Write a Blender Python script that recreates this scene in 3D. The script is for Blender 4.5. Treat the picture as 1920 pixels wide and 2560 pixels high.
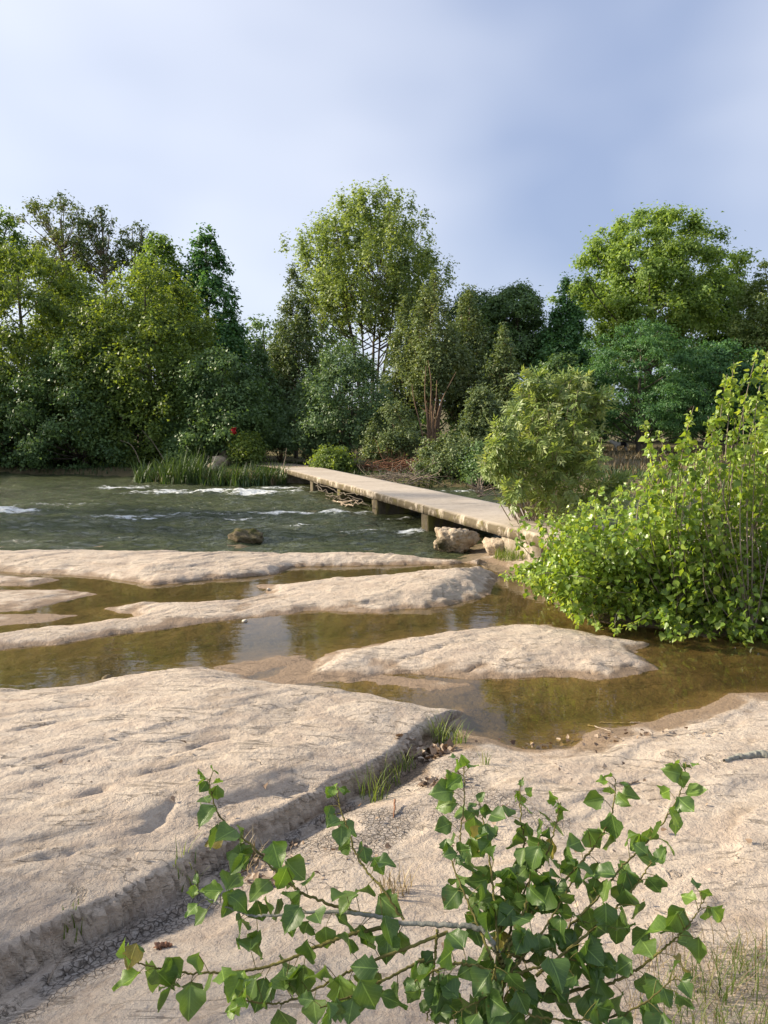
import bpy, math, random
import numpy as np
from mathutils import Vector

for o in list(bpy.data.objects): bpy.data.objects.remove(o)
scene = bpy.context.scene
C = scene.collection

# ------------------------------------------------------------------ camera, sky, sun, exposure
F_PX = 1923.0; CAM_Z = 2.3; PITCH = math.atan(207 / F_PX)
cam_d = bpy.data.cameras.new('camera'); cam = bpy.data.objects.new('camera', cam_d); C.objects.link(cam)
cam.location = (0, 0, CAM_Z); cam.rotation_euler = (math.pi / 2 - PITCH, 0, 0)
cam_d.sensor_fit = 'VERTICAL'; cam_d.sensor_height = 24; cam_d.lens = 24 * F_PX / 2560
cam_d.clip_start = 0.05; cam_d.clip_end = 3000
scene.camera = cam
scene.render.resolution_x = 768; scene.render.resolution_y = 1024

SUN_EL = math.radians(25); SUN_DIR = Vector((-0.985 * math.cos(SUN_EL), 0.17 * math.cos(SUN_EL), math.sin(SUN_EL))).normalized()
SUN_STRENGTH = 5.0; SKY_STRENGTH = 0.112; EXPOSURE = 1.08
world = bpy.data.worlds.new('World'); scene.world = world; world.use_nodes = True
wn = world.node_tree.nodes; wl = world.node_tree.links; wn.clear()
w_out = wn.new('ShaderNodeOutputWorld'); w_bg = wn.new('ShaderNodeBackground'); w_bg.inputs[1].default_value = SKY_STRENGTH
sky = wn.new('ShaderNodeTexSky'); sky.sky_type = 'NISHITA'; sky.sun_disc = False
sky.sun_elevation = SUN_EL; sky.sun_rotation = math.atan2(SUN_DIR.x, SUN_DIR.y)
sky.air_density = 1.0; sky.dust_density = 1.2; sky.ozone_density = 1.6
tc = wn.new('ShaderNodeTexCoord'); mp = wn.new('ShaderNodeMapping'); mp.inputs['Scale'].default_value = (1.0, 1.0, 1.5)
mp.inputs['Location'].default_value = (0.9, 0.0, 0.35)
nz = wn.new('ShaderNodeTexNoise'); nz.inputs['Scale'].default_value = 1.25; nz.inputs['Detail'].default_value = 3.5; nz.inputs['Roughness'].default_value = 0.5
nz.inputs['Distortion'].default_value = 0.25
cr = wn.new('ShaderNodeValToRGB'); cr.color_ramp.elements[0].position = 0.36; cr.color_ramp.elements[1].position = 0.74
cr.color_ramp.elements[0].color = (1.7, 2.05, 3.0, 1); cr.color_ramp.elements[1].color = (4.5, 4.6, 5.0, 1)
mx = wn.new('ShaderNodeMix'); mx.data_type = 'RGBA'; mx.inputs[0].default_value = 0.82
wl.new(tc.outputs['Generated'], mp.inputs[0]); wl.new(mp.outputs[0], nz.inputs['Vector']); wl.new(nz.outputs[0], cr.inputs[0])
wl.new(sky.outputs[0], mx.inputs[6]); wl.new(cr.outputs[0], mx.inputs[7])
wl.new(mx.outputs[2], w_bg.inputs[0]); wl.new(w_bg.outputs[0], w_out.inputs[0])

sun_d = bpy.data.lights.new('sun', 'SUN'); sun_d.energy = SUN_STRENGTH; sun_d.angle = math.radians(4.0); sun_d.color = (1.0, 0.87, 0.68)
sun = bpy.data.objects.new('sun', sun_d); C.objects.link(sun); sun.location = (-20, 0, 30)
sun.rotation_euler = SUN_DIR.to_track_quat('Z', 'Y').to_euler()
vs = scene.view_settings; vs.view_transform = 'Standard'; vs.look = 'None'; vs.exposure = EXPOSURE; vs.gamma = 1.0; vs.use_curve_mapping = False

# ------------------------------------------------------------------ helpers
rng = np.random.default_rng(7)
random.seed(7)
CP, SP = math.cos(PITCH), math.sin(PITCH)
def ray(px, py):
    a = (px - 960) / F_PX; b = (1280 - py) / F_PX
    return np.array([a, CP + b * SP, -SP + b * CP])
def P(px, py, z=0.08):
    d = ray(px, py); t = (z - CAM_Z) / d[2]
    return np.array([0, 0, CAM_Z]) + d * t
def PY(px, py, Y):
    d = ray(px, py); return np.array([0, 0, CAM_Z]) + d * (Y / d[1])

def make_mesh(name, verts, faces, mats=None, smooth=False, attrs=None, fmat=None, uv=None):
    """faces: (n,k) array or list of such arrays"""
    verts = np.asarray(verts, dtype=np.float32)
    fl = faces if isinstance(faces, list) else [faces]
    fl = [np.asarray(f, dtype=np.int32) for f in fl if len(f)]
    me = bpy.data.meshes.new(name)
    me.vertices.add(len(verts)); me.vertices.foreach_set('co', verts.ravel())
    loops = np.concatenate([f.ravel() for f in fl]); sizes = np.concatenate([np.full(len(f), f.shape[1], np.int32) for f in fl])
    starts = np.concatenate([[0], np.cumsum(sizes)[:-1]]).astype(np.int32)
    me.loops.add(len(loops)); me.loops.foreach_set('vertex_index', loops)
    me.polygons.add(len(sizes)); me.polygons.foreach_set('loop_start', starts); me.polygons.foreach_set('loop_total', sizes)
    if smooth: me.polygons.foreach_set('use_smooth', np.ones(len(sizes), bool))
    if fmat is not None: me.polygons.foreach_set('material_index', np.asarray(fmat, np.int32))
    for m in (mats if isinstance(mats, (list, tuple)) else [mats]):
        if m: me.materials.append(m)
    for k, v in (attrs or {}).items():
        a = me.attributes.new(k, 'FLOAT', 'POINT'); a.data.foreach_set('value', np.asarray(v, np.float32))
    if uv is not None:
        l = me.uv_layers.new(name='UVMap'); l.data.foreach_set('uv', np.asarray(uv, np.float32)[loops].ravel())
    me.update(calc_edges=True); me.validate()
    return me
def link(name, me, parent=None, loc=None):
    o = bpy.data.objects.new(name, me); C.objects.link(o)
    if parent: o.parent = parent
    if loc is not None: o.location = loc
    return o
def tag(o, label=None, cat=None, group=None, kind=None):
    if label: o['label'] = label
    if cat: o['category'] = cat
    if group: o['group'] = group
    if kind: o['kind'] = kind
    return o
def thing(name, loc, label, cat, group=None):
    o = link(name, None, None, tuple(float(v) for v in loc)); return tag(o, label, cat, group)

_perm = np.random.default_rng(3).permutation(256); _perm = np.concatenate([_perm, _perm, _perm])
_ga = np.random.default_rng(4).uniform(0, 2 * np.pi, 256); _gx = np.cos(_ga); _gy = np.sin(_ga)
def pn(x, y, seed=0):
    x = np.asarray(x, float) + seed * 17.31; y = np.asarray(y, float) + seed * 9.77
    xi = np.floor(x).astype(int); yi = np.floor(y).astype(int); xf = x - xi; yf = y - yi; xi &= 255; yi &= 255
    u = xf * xf * xf * (xf * (xf * 6 - 15) + 10); v = yf * yf * yf * (yf * (yf * 6 - 15) + 10)
    def g(ix, iy, dx, dy):
        h = _perm[_perm[ix] + iy] & 255; return _gx[h] * dx + _gy[h] * dy
    a = g(xi, yi, xf, yf); b = g(xi + 1, yi, xf - 1, yf); c = g(xi, yi + 1, xf, yf - 1); d = g(xi + 1, yi + 1, xf - 1, yf - 1)
    return (a + u * (b - a)) * (1 - v) + (c + u * (d - c)) * v
def fbm(x, y, oct=4, seed=0, gain=0.5):
    s = 0; a = 1.0
    for i in range(oct):
        s = s + a * pn(x * 2 ** i, y * 2 ** i, seed + i); a *= gain
    return s
def sstep(a, b, x):
    t = np.clip((x - a) / (b - a), 0, 1); return t * t * (3 - 2 * t)
def seg_dist(x, y, pts, closed=False):
    d = np.full(x.shape, 1e9); n = len(pts)
    for i in range(n if closed else n - 1):
        ax, ay = pts[i][:2]; bx, by = pts[(i + 1) % n][:2]
        ex, ey = bx - ax, by - ay; L = ex * ex + ey * ey + 1e-12
        t = np.clip(((x - ax) * ex + (y - ay) * ey) / L, 0, 1)
        d = np.minimum(d, (x - ax - t * ex) ** 2 + (y - ay - t * ey) ** 2)
    return np.sqrt(d)
def inside(x, y, pts):
    c = np.zeros(x.shape, bool); n = len(pts)
    for i in range(n):
        ax, ay = pts[i][:2]; bx, by = pts[(i + 1) % n][:2]
        if ay == by: continue
        c ^= ((ay > y) != (by > y)) & (x < (bx - ax) * (y - ay) / (by - ay) + ax)
    return c
def sdf(x, y, pts):
    d = seg_dist(x, y, pts, True); return np.where(inside(x, y, pts), d, -d)

def unit(v):
    return v / (np.linalg.norm(v, axis=-1, keepdims=True) + 1e-9)
def tube_np(pts, rad, sides=6, cap=True):
    pts = np.asarray(pts, float); n = len(pts); rad = np.broadcast_to(np.asarray(rad, float), (n,))
    tg = np.gradient(pts, axis=0); tg = unit(tg)
    ref = np.where(np.abs(tg[:, 2:3]) > 0.9, np.array([[1., 0, 0]]), np.array([[0, 0, 1.]]))
    a = unit(np.cross(tg, ref)); b = np.cross(tg, a)
    an = np.linspace(0, 2 * np.pi, sides, endpoint=False)
    v = pts[:, None, :] + rad[:, None, None] * (np.cos(an)[None, :, None] * a[:, None, :] + np.sin(an)[None, :, None] * b[:, None, :])
    v = v.reshape(-1, 3); i = np.arange(n - 1)[:, None] * sides; j = np.arange(sides)[None, :]; k = (j + 1) % sides
    f = np.stack([i + j, i + k, i + sides + k, i + sides + j], -1).reshape(-1, 4)
    return v, f
class Tubes:
    def __init__(s): s.v = []; s.f = []; s.n = 0
    def add(s, pts, rad, sides=6):
        v, f = tube_np(pts, rad, sides); s.v.append(v); s.f.append(f + s.n); s.n += len(v)
    def mesh(s, name, mat, off=(0, 0, 0)):
        return make_mesh(name, np.concatenate(s.v) - np.asarray(off), np.concatenate(s.f), mat, smooth=True)
def bez(p0, p1, p2, n):
    t = np.linspace(0, 1, n)[:, None]; return (1 - t) ** 2 * p0 + 2 * t * (1 - t) * p1 + t * t * p2
def smooth_line(pts, n):
    """Catmull-Rom through pts"""
    pts = np.asarray(pts, float); m = len(pts)
    p = np.vstack([2 * pts[0] - pts[1], pts, 2 * pts[-1] - pts[-2]]); out = []
    per = max(2, n // (m - 1))
    for i in range(m - 1):
        t = np.linspace(0, 1, per, endpoint=False)[:, None]; a, b, c, d = p[i:i + 4]
        out.append(0.5 * (2 * b + (c - a) * t + (2 * a - 5 * b + 4 * c - d) * t ** 2 + (3 * b - a - 3 * c + d) * t ** 3))
    return np.vstack(out + [pts[-1:]])

# leaf templates: x across, y along, z normal, length 1
DIAMOND = (np.array([[0, 0, 0], [.36, .42, .10], [0, 1, 0], [-.36, .42, .10]]), np.array([[0, 1, 2], [0, 2, 3]]))
TRI = (np.array([[-.34, .12, .03], [.36, .30, .05], [0, 1.05, 0]]), np.array([[0, 1, 2]]))
KITE = (np.array([[0, 0, 0], [.30, .08, .05], [.47, .34, .10], [.2, .75, .06], [0, 1.05, -.06], [-.2, .75, .06], [-.47, .34, .10], [-.30, .08, .05], [0, .4, 0]]),
        np.array([[8, 0, 1], [8, 1, 2], [8, 2, 3], [8, 3, 4], [8, 4, 5], [8, 5, 6], [8, 6, 7], [8, 7, 0]]))
LANCE = (np.array([[0, 0, 0], [.17, .38, .05], [0, 1, -.08], [-.17, .38, .05]]), np.array([[0, 1, 2], [0, 2, 3]]))
def frames(nrm, along):
    n = unit(nrm); y = along - (along * n).sum(-1, keepdims=True) * n; y = unit(y); x = np.cross(y, n)
    return np.stack([x, y, n], -1)   # columns
def leaf_cloud(pos, nrm, along, size, tpl):
    tv, tf = tpl; R = frames(nrm, along); size = np.broadcast_to(np.asarray(size, float), (len(pos),))
    v = np.einsum('nij,kj->nki', R, tv) * size[:, None, None] + pos[:, None, :]
    k = len(tv); f = tf[None] + (np.arange(len(pos)) * k)[:, None, None]
    return v.reshape(-1, 3), f.reshape(-1, tf.shape[1]), k
def rand_unit(n, r=rng):
    return unit(r.normal(size=(n, 3)))

# ------------------------------------------------------------------ materials
class NT:
    def __init__(s, name):
        s.m = bpy.data.materials.new(name); s.m.use_nodes = True; s.n = s.m.node_tree.nodes; s.l = s.m.node_tree.links; s.n.clear()
        s.out = s.n.new('ShaderNodeOutputMaterial'); s.tc = s.n.new('ShaderNodeTexCoord')
    def set(s, sock, v):
        if isinstance(v, bpy.types.NodeSocket): s.l.new(v, sock)
        elif isinstance(v, (tuple, list)) and len(v) == 3 and sock.type == 'RGBA': sock.default_value = (*v, 1)
        else: sock.default_value = v
    def noise(s, scale, detail=4, rough=0.5, vec=None, mapping=None, dist=0, coord='Object'):
        n = s.n.new('ShaderNodeTexNoise'); n.inputs['Scale'].default_value = scale; n.inputs['Detail'].default_value = detail
        n.inputs['Roughness'].default_value = rough; n.inputs['Distortion'].default_value = dist
        v = vec or s.tc.outputs[coord]
        if mapping:
            m = s.n.new('ShaderNodeMapping'); m.inputs['Scale'].default_value = mapping[0]; m.inputs['Rotation'].default_value = mapping[1]
            s.l.new(v, m.inputs[0]); v = m.outputs[0]
        s.l.new(v, n.inputs['Vector']); return n.outputs[0]
    def geo_pos(s):
        return s.n.new('ShaderNodeNewGeometry').outputs['Position']
    def ramp(s, fac, stops):
        r = s.n.new('ShaderNodeValToRGB'); e = r.color_ramp.elements
        while len(e) < len(stops): e.new(0.5)
        for i, (p, c) in enumerate(stops):
            e[i].position = p; e[i].color = (c, c, c, 1) if isinstance(c, (int, float)) else (*c, 1)
        s.l.new(fac, r.inputs[0]); return r.outputs[0]
    def mix(s, fac, a, b, mode='MIX'):
        m = s.n.new('ShaderNodeMix'); m.data_type = 'RGBA'; m.blend_type = mode
        s.set(m.inputs[0], fac); s.set(m.inputs[6], a); s.set(m.inputs[7], b); return m.outputs[2]
    def math(s, op, a, b=0.0):
        m = s.n.new('ShaderNodeMath'); m.operation = op; s.set(m.inputs[0], a); s.set(m.inputs[1], b); return m.outputs[0]
    def attr(s, name):
        a = s.n.new('ShaderNodeAttribute'); a.attribute_name = name; return a.outputs['Fac']
    def bump(s, h, strength, dist=0.02, nrm=None):
        b = s.n.new('ShaderNodeBump'); b.inputs['Strength'].default_value = strength; b.inputs['Distance'].default_value = dist
        s.l.new(h, b.inputs['Height'])
        if nrm: s.l.new(nrm, b.inputs['Normal'])
        return b.outputs[0]
    def bsdf(s, color, rough=0.8, spec=0.3, normal=None, **kw):
        b = s.n.new('ShaderNodeBsdfPrincipled'); s.set(b.inputs['Base Color'], color); s.set(b.inputs['Roughness'], rough)
        s.set(b.inputs['Specular IOR Level'], spec)
        if normal: s.l.new(normal, b.inputs['Normal'])
        for k, v in kw.items(): s.set(b.inputs[k], v)
        return b.outputs[0]
    def done(s, sh):
        s.l.new(sh, s.out.inputs[0]); return s.m

def leaf_mat(name, dark, mid, light, trans=0.35, rough=0.5, spec=0.35, tcol=None, gain=1.0):
    t = NT(name); f = t.attr('tint')
    dark, mid, light = [tuple(x * gain for x in c) for c in (dark, mid, light)]
    col = t.ramp(f, [(0.0, dark), (0.5, mid), (1.0, light)])
    b = t.bsdf(col, rough, spec)
    tr = t.n.new('ShaderNodeBsdfTranslucent')
    tl = t.mix(1.0, col, tcol or (1.5, 1.45, 0.55), 'MULTIPLY'); t.l.new(tl, tr.inputs[0])
    m = t.n.new('ShaderNodeMixShader'); m.inputs[0].default_value = trans
    t.l.new(b, m.inputs[1]); t.l.new(tr.outputs[0], m.inputs[2]); return t.done(m.outputs[0])
def bark_mat(name, a, b, scale=8):
    t = NT(name); n = t.noise(scale, 5, 0.6, mapping=((1, 1, 0.25), (0, 0, 0)))
    col = t.ramp(n, [(0.3, a), (0.7, b)])
    return t.done(t.bsdf(col, 0.9, 0.15, t.bump(n, 0.5, 0.03)))

def rock_material(name, tone=1.0):
    t = NT(name); p = t.geo_pos(); K = tone
    big = t.noise(0.55, 4, 0.55, vec=p); mid = t.noise(3.2, 6, 0.62, vec=p, dist=0.4); fine = t.noise(26, 5, 0.7, vec=p); grit = t.noise(140, 3, 0.6, vec=p)
    strat = t.noise(1.6, 6, 0.65, vec=p, mapping=((0.55, 3.6, 6), (0, 0, math.radians(-40))), dist=0.6)
    c = t.ramp(big, [(0.3, (.54 * K, .445 * K, .345 * K)), (0.55, (.60 * K, .505 * K, .40 * K)), (0.75, (.58 * K, .50 * K, .415 * K))])
    c = t.mix(t.ramp(mid, [(0.38, 0.7), (0.55, 0.0)]), c, (.44 * K, .35 * K, .275 * K))
    c = t.mix(t.ramp(mid, [(0.58, 0.0), (0.75, 0.5)]), c, (.56 * K, .475 * K, .385 * K))
    c = t.mix(t.ramp(strat, [(0.30, 0.55), (0.42, 0.0)]), c, (.30 * K, .225 * K, .165 * K))
    c = t.mix(t.ramp(fine, [(0.33, 0.45), (0.47, 0.0)]), c, (.27 * K, .205 * K, .155 * K))
    c = t.mix(t.ramp(grit, [(0.60, 0.0), (0.75, 0.35)]), c, (.62 * K, .54 * K, .45 * K))
    c = t.mix(t.ramp(grit, [(0.28, 0.4), (0.42, 0.0)]), c, (.26 * K, .20 * K, .15 * K))
    lay = t.noise(1.0, 4, 0.6, vec=p, mapping=((1.4, 1.4, 46), (0, 0, 0)), dist=0.25)
    c = t.mix(t.ramp(lay, [(0.34, 0.6), (0.44, 0.0)]), c, (.36 * K, .28 * K, .205 * K)); c = t.mix(t.ramp(lay, [(0.58, 0.0), (0.7, 0.35)]), c, (.64 * K, .55 * K, .45 * K))
    cn = t.noise(1.3, 7, 0.6, vec=p, mapping=((0.5, 2.2, 3), (0, 0, math.radians(-36))), dist=1.2)
    ck = t.math('MULTIPLY', t.ramp(t.math('ABSOLUTE', t.math('SUBTRACT', cn, 0.5)), [(0.0, 1.0), (0.012, 0.0)]), t.ramp(mid, [(0.45, 0.0), (0.6, 1.0)]))
    c = t.mix(t.math('MULTIPLY', ck, 0.55), c, (.20 * K, .145 * K, .10 * K))
    mud = t.attr('mud'); mn = t.noise(9, 5, 0.7, vec=p)
    c = t.mix(t.math('MULTIPLY', mud, t.ramp(mn, [(0.3, 0.55), (0.65, 1.0)])), c, t.ramp(t.noise(45, 4, 0.7, vec=p), [(0.35, (.15, .12, .095)), (0.65, (.38, .345, .31))]))
    wet = t.attr('wet')
    c = t.mix(wet, c, t.mix(mid, (.20, .14, .09), (.31, .225, .15)))
    alg = t.attr('algae'); c = t.mix(alg, c, t.mix(mid, (.075, .058, .028), (.165, .128, .068)))
    bh = t.math('ADD', t.math('MULTIPLY', mid, 0.5), t.math('ADD', t.math('MULTIPLY', fine, 0.35), t.math('MULTIPLY', strat, 0.9)))
    nb = t.bump(bh, 0.7, 0.045); nb = t.bump(lay, 0.8, 0.02, nb); nb = t.bump(t.math('SUBTRACT', 1.0, ck), 0.9, 0.012, nb); nb = t.bump(fine, 0.6, 0.014, nb); nb = t.bump(grit, 0.6, 0.004, nb)
    vo = t.n.new('ShaderNodeTexVoronoi'); vo.feature = 'DISTANCE_TO_EDGE'; vo.inputs['Scale'].default_value = 34; t.l.new(p, vo.inputs['Vector'])
    crk = t.math('MULTIPLY', t.ramp(vo.outputs['Distance'], [(0.0, 1.0), (0.10, 0.0)]), t.ramp(mud, [(0.55, 0.0), (0.85, 1.0)]))
    c = t.mix(t.math('MULTIPLY', crk, 0.8), c, (.085, .07, .055)); nb = t.bump(t.math('SUBTRACT', 1.0, crk), 0.8, 0.01, nb)
    rough = t.ramp(wet, [(0.0, 0.92), (1.0, 0.55)])
    return t.done(t.bsdf(c, rough, 0.25, nb))
M = {}
M['rock'] = rock_material('river_rock', 0.87)
def ground_mat():
    t = NT('bank_soil'); p = t.geo_pos(); a = t.noise(0.25, 5, 0.6, vec=p); b = t.noise(3, 5, 0.7, vec=p)
    c = t.ramp(a, [(0.35, (.10, .085, .045)), (0.5, (.17, .14, .075)), (0.65, (.10, .11, .04))])
    c = t.mix(t.ramp(b, [(0.35, 0.6), (0.6, 0.0)]), c, (.06, .05, .03))
    g = t.attr('gravel'); c = t.mix(g, c, t.ramp(t.noise(7, 5, 0.8, vec=p), [(0.35, (.22, .2, .17)), (0.65, (.42, .39, .34))]))
    return t.done(t.bsdf(c, 0.95, 0.1, t.bump(b, 0.8, 0.08)))
M['ground'] = ground_mat()
def boulder_mat(name, a, b, moss, mossamt):
    t = NT(name); p = t.geo_pos(); n = t.noise(5, 6, 0.65, vec=p); f = t.noise(30, 5, 0.7, vec=p); m = t.noise(3.0, 5, 0.7, vec=p, dist=0.5)
    c = t.ramp(n, [(0.3, a), (0.65, b)]); c = t.mix(t.ramp(f, [(0.35, 0.6), (0.5, 0.0)]), c, tuple(v * 0.55 for v in a))
    c = t.mix(t.math('MULTIPLY', t.ramp(m, [(0.42, 0.0), (0.56, 1.0)]), t.attr('moss')), c, moss)
    return t.done(t.bsdf(c, 0.9, 0.2, t.bump(f, 0.7, 0.03, t.bump(n, 0.7, 0.08))))
M['boulder'] = boulder_mat('pale_limestone', (.34, .26, .18), (.55, .46, .35), (.05, .045, .018), 0.5)
M['mossy'] = boulder_mat('mossy_stone', (.10, .08, .045), (.2, .16, .1), (.075, .075, .015), 1.0)
M['pebble'] = boulder_mat('pebble_stone', (.4, .36, .3), (.6, .56, .5), (.4, .36, .3), 0)
def concrete():
    t = NT('bridge_concrete'); p = t.geo_pos(); a = t.noise(0.8, 5, 0.6, vec=p); b = t.noise(9, 6, 0.7, vec=p); g = t.noise(80, 3, 0.6, vec=p)
    c = t.ramp(a, [(0.3, (.38, .325, .26)), (0.6, (.48, .42, .345)), (0.8, (.43, .375, .31))])
    c = t.mix(t.ramp(b, [(0.3, 0.5), (0.5, 0.0)]), c, (.28, .22, .16)); c = t.mix(t.ramp(g, [(0.3, 0.35), (0.45, 0.0)]), c, (.2, .16, .12))
    ed = t.attr('edge'); st = t.noise(2.4, 5, 0.75, vec=p, mapping=((1, 1, 0.6), (0, 0, 0)), dist=0.3)
    c = t.mix(t.math('MULTIPLY', ed, t.ramp(st, [(0.38, 0.0), (0.50, 0.92)])), c, t.mix(b, (.045, .036, .022), (.12, .095, .055)))
    c = t.mix(t.math('MULTIPLY', ed, t.ramp(t.noise(3.1, 4, 0.7, vec=p), [(0.55, 0.0), (0.66, 0.8)])), c, (.12, .105, .035))
    return t.done(t.bsdf(c, 0.92, 0.15, t.bump(b, 0.6, 0.02, t.bump(g, 0.4, 0.005))))
M['concrete'] = concrete()
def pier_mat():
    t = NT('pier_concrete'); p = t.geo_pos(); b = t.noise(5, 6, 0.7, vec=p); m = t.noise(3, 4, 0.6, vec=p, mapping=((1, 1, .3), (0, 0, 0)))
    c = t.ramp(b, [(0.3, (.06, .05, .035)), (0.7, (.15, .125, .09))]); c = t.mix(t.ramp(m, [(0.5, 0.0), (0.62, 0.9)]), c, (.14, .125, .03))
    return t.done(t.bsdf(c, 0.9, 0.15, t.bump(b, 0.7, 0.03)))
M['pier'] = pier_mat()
def river_mat():
    t = NT('river_water'); p = t.geo_pos()
    w1 = t.noise(2.2, 5, 0.62, vec=p, mapping=((0.55, 1.5, 1), (0, 0, math.radians(12))), dist=0.5)
    w2 = t.noise(9, 4, 0.6, vec=p, mapping=((0.6, 1.4, 1), (0, 0, math.radians(-8))))
    nb = t.bump(w2, 0.8, 0.09, t.bump(w1, 1.0, 0.30))
    depth = t.noise(0.35, 3, 0.5, vec=p)
    c = t.ramp(depth, [(0.3, (.045, .055, .024)), (0.7, (.085, .098, .046))])
    wat = t.bsdf(c, 0.10, 0.5, nb, IOR=1.33)
    f = t.attr('foam'); fn = t.noise(5.5, 7, 0.72, vec=p, mapping=((0.7, 1.6, 1), (0, 0, 0.1)), dist=0.7)
    fm = t.ramp(t.math('ADD', fn, t.math('MULTIPLY', f, 0.42)), [(0.68, 0.0), (0.80, 1.0)])
    foam = t.bsdf((.72, .75, .74), 0.75, 0.3, nb)
    m = t.n.new('ShaderNodeMixShader'); t.l.new(fm, m.inputs[0]); t.l.new(wat, m.inputs[1]); t.l.new(foam, m.inputs[2])
    return t.done(m.outputs[0])
M['river'] = river_mat()
def pool_mat():
    t = NT('pool_water'); p = t.geo_pos()
    w = t.noise(5, 3, 0.5, vec=p, mapping=((0.7, 1.3, 1), (0, 0, 0.3))); nb = t.bump(w, 0.10, 0.02)
    lw = t.n.new('ShaderNodeLayerWeight'); lw.inputs['Blend'].default_value = 0.5; t.l.new(nb, lw.inputs['Normal'])
    fres = t.math('ADD', t.math('MULTIPLY', t.math('POWER', lw.outputs['Facing'], 5.0), 0.98), 0.02)
    tr = t.n.new('ShaderNodeBsdfTransparent'); tr.inputs[0].default_value = (.80, .75, .55, 1)
    gl = t.n.new('ShaderNodeBsdfGlossy'); gl.inputs['Roughness'].default_value = 0.015; t.l.new(nb, gl.inputs['Normal'])
    m = t.n.new('ShaderNodeMixShader'); t.l.new(fres, m.inputs[0]); t.l.new(tr.outputs[0], m.inputs[1]); t.l.new(gl.outputs[0], m.inputs[2])
    return t.done(m.outputs[0])
M['pool'] = pool_mat()
M['bark'] = bark_mat('tree_bark', (.06, .05, .04), (.16, .135, .105))
M['pale_bark'] = bark_mat('pale_bark', (.13, .11, .08), (.30, .26, .20))
M['red_stem'] = bark_mat('willow_stem', (.13, .08, .05), (.26, .18, .12), 20)
M['twig'] = bark_mat('dry_twig', (.16, .12, .085), (.36, .30, .235), 25)
M['rust_twig'] = bark_mat('rusty_twig', (.15, .075, .045), (.30, .16, .10), 20)
M['green_stem'] = bark_mat('green_shoot', (.10, .085, .03), (.22, .20, .06), 30)
M['grey_stem'] = bark_mat('grey_shoot', (.17, .17, .14), (.33, .32, .27), 30)
# foliage: dark, mid, light
M['l_alder'] = leaf_mat('alder_leaf', (.040, .064, .020), (.074, .112, .028), (.125, .170, .036), 0.46, tcol=(1.8, 1.6, .5), gain=1.8)
M['l_dark'] = leaf_mat('dark_leaf', (.026, .048, .020), (.048, .082, .029), (.080, .122, .038), 0.3, gain=2.3)
M['l_poplar'] = leaf_mat('poplar_leaf', (.060, .090, .032), (.110, .150, .052), (.185, .215, .085), 0.46, gain=1.85)
M['l_olive'] = leaf_mat('willow_leaf', (.045, .068, .030), (.080, .110, .045), (.140, .165, .070), 0.3, gain=1.7)
M['l_blue'] = leaf_mat('grey_willow_leaf', (.045, .078, .036), (.080, .130, .056), (.130, .185, .080), 0.3, gain=1.55)
M['l_plane'] = leaf_mat('plane_leaf', (.050, .088, .024), (.092, .145, .036), (.150, .205, .050), 0.46, gain=1.8)
M['l_robinia'] = leaf_mat('robinia_leaf', (.028, .072, .028), (.050, .115, .040), (.080, .155, .05), 0.35, gain=1.6)
M['l_airy'] = leaf_mat('oak_leaf', (.045, .075, .03), (.085, .125, .045), (.15, .175, .055), 0.3, gain=1.15)
M['l_bush'] = leaf_mat('poplar_bush_leaf', (.070, .125, .022), (.135, .215, .035), (.26, .33, .07), 0.42, 0.36, 0.5, tcol=(1.7, 1.5, .5), gain=1.35)
M['l_ash'] = leaf_mat('ash_leaf', (.075, .115, .035), (.14, .19, .06), (.26, .29, .13), 0.35, 0.42, 0.45, gain=1.5)
M['grass'] = leaf_mat('grass_blade', (.06, .10, .02), (.12, .18, .035), (.24, .26, .08), 0.35)
M['reed'] = leaf_mat('reed_blade', (.035, .065, .022), (.055, .10, .032), (.10, .14, .05), 0.3)
M['dry_grass'] = leaf_mat('dry_blade', (.17, .125, .065), (.28, .215, .12), (.42, .34, .2), 0.2, tcol=(1, .9, .6))
M['dead_leaf'] = leaf_mat('dead_leaf', (.10, .06, .035), (.24, .165, .105), (.44, .35, .26), 0.1, tcol=(1, .8, .5))
def big_leaf_mat(name, dark, light, rough=0.42):
    t = NT(name); uvn = t.n.new('ShaderNodeUVMap'); uvn.uv_map = 'UVMap'; sx = t.n.new('ShaderNodeSeparateXYZ'); t.l.new(uvn.outputs[0], sx.inputs[0])
    oi = t.n.new('ShaderNodeObjectInfo'); v = t.math('ABSOLUTE', t.math('SUBTRACT', sx.outputs[0], 0.5)); u = sx.outputs[1]
    rib = t.ramp(v, [(0.0, 0.85), (0.03, 0.0)])
    lat = t.math('FRACT', t.math('MULTIPLY', t.math('SUBTRACT', u, t.math('MULTIPLY', v, 0.85)), 6.0)); lat = t.ramp(t.math('ABSOLUTE', t.math('SUBTRACT', lat, 0.5)), [(0.0, 0.32), (0.06, 0.0)])
    n = t.noise(14, 4, 0.6); base = t.mix(oi.outputs['Random'], dark, light); base = t.mix(t.ramp(n, [(0.4, 0.0), (0.7, 0.35)]), base, tuple(x * 1.35 for x in light))
    spot = t.noise(55, 3, 0.6); base = t.mix(t.ramp(spot, [(0.66, 0.0), (0.72, 0.6)]), base, (.16, .10, .03))
    c = t.mix(t.math('MAXIMUM', rib, lat), base, tuple(min(1, x * 1.9 + .03) for x in light))
    b = t.bsdf(c, rough, 0.5, t.bump(t.math('MAXIMUM', rib, lat), 0.25, 0.002))
    tr = t.n.new('ShaderNodeBsdfTranslucent'); t.l.new(t.mix(1.0, c, (1.5, 1.5, .5), 'MULTIPLY'), tr.inputs[0])
    m = t.n.new('ShaderNodeMixShader'); m.inputs[0].default_value = 0.32; t.l.new(b, m.inputs[1]); t.l.new(tr.outputs[0], m.inputs[2]); return t.done(m.outputs[0])
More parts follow.
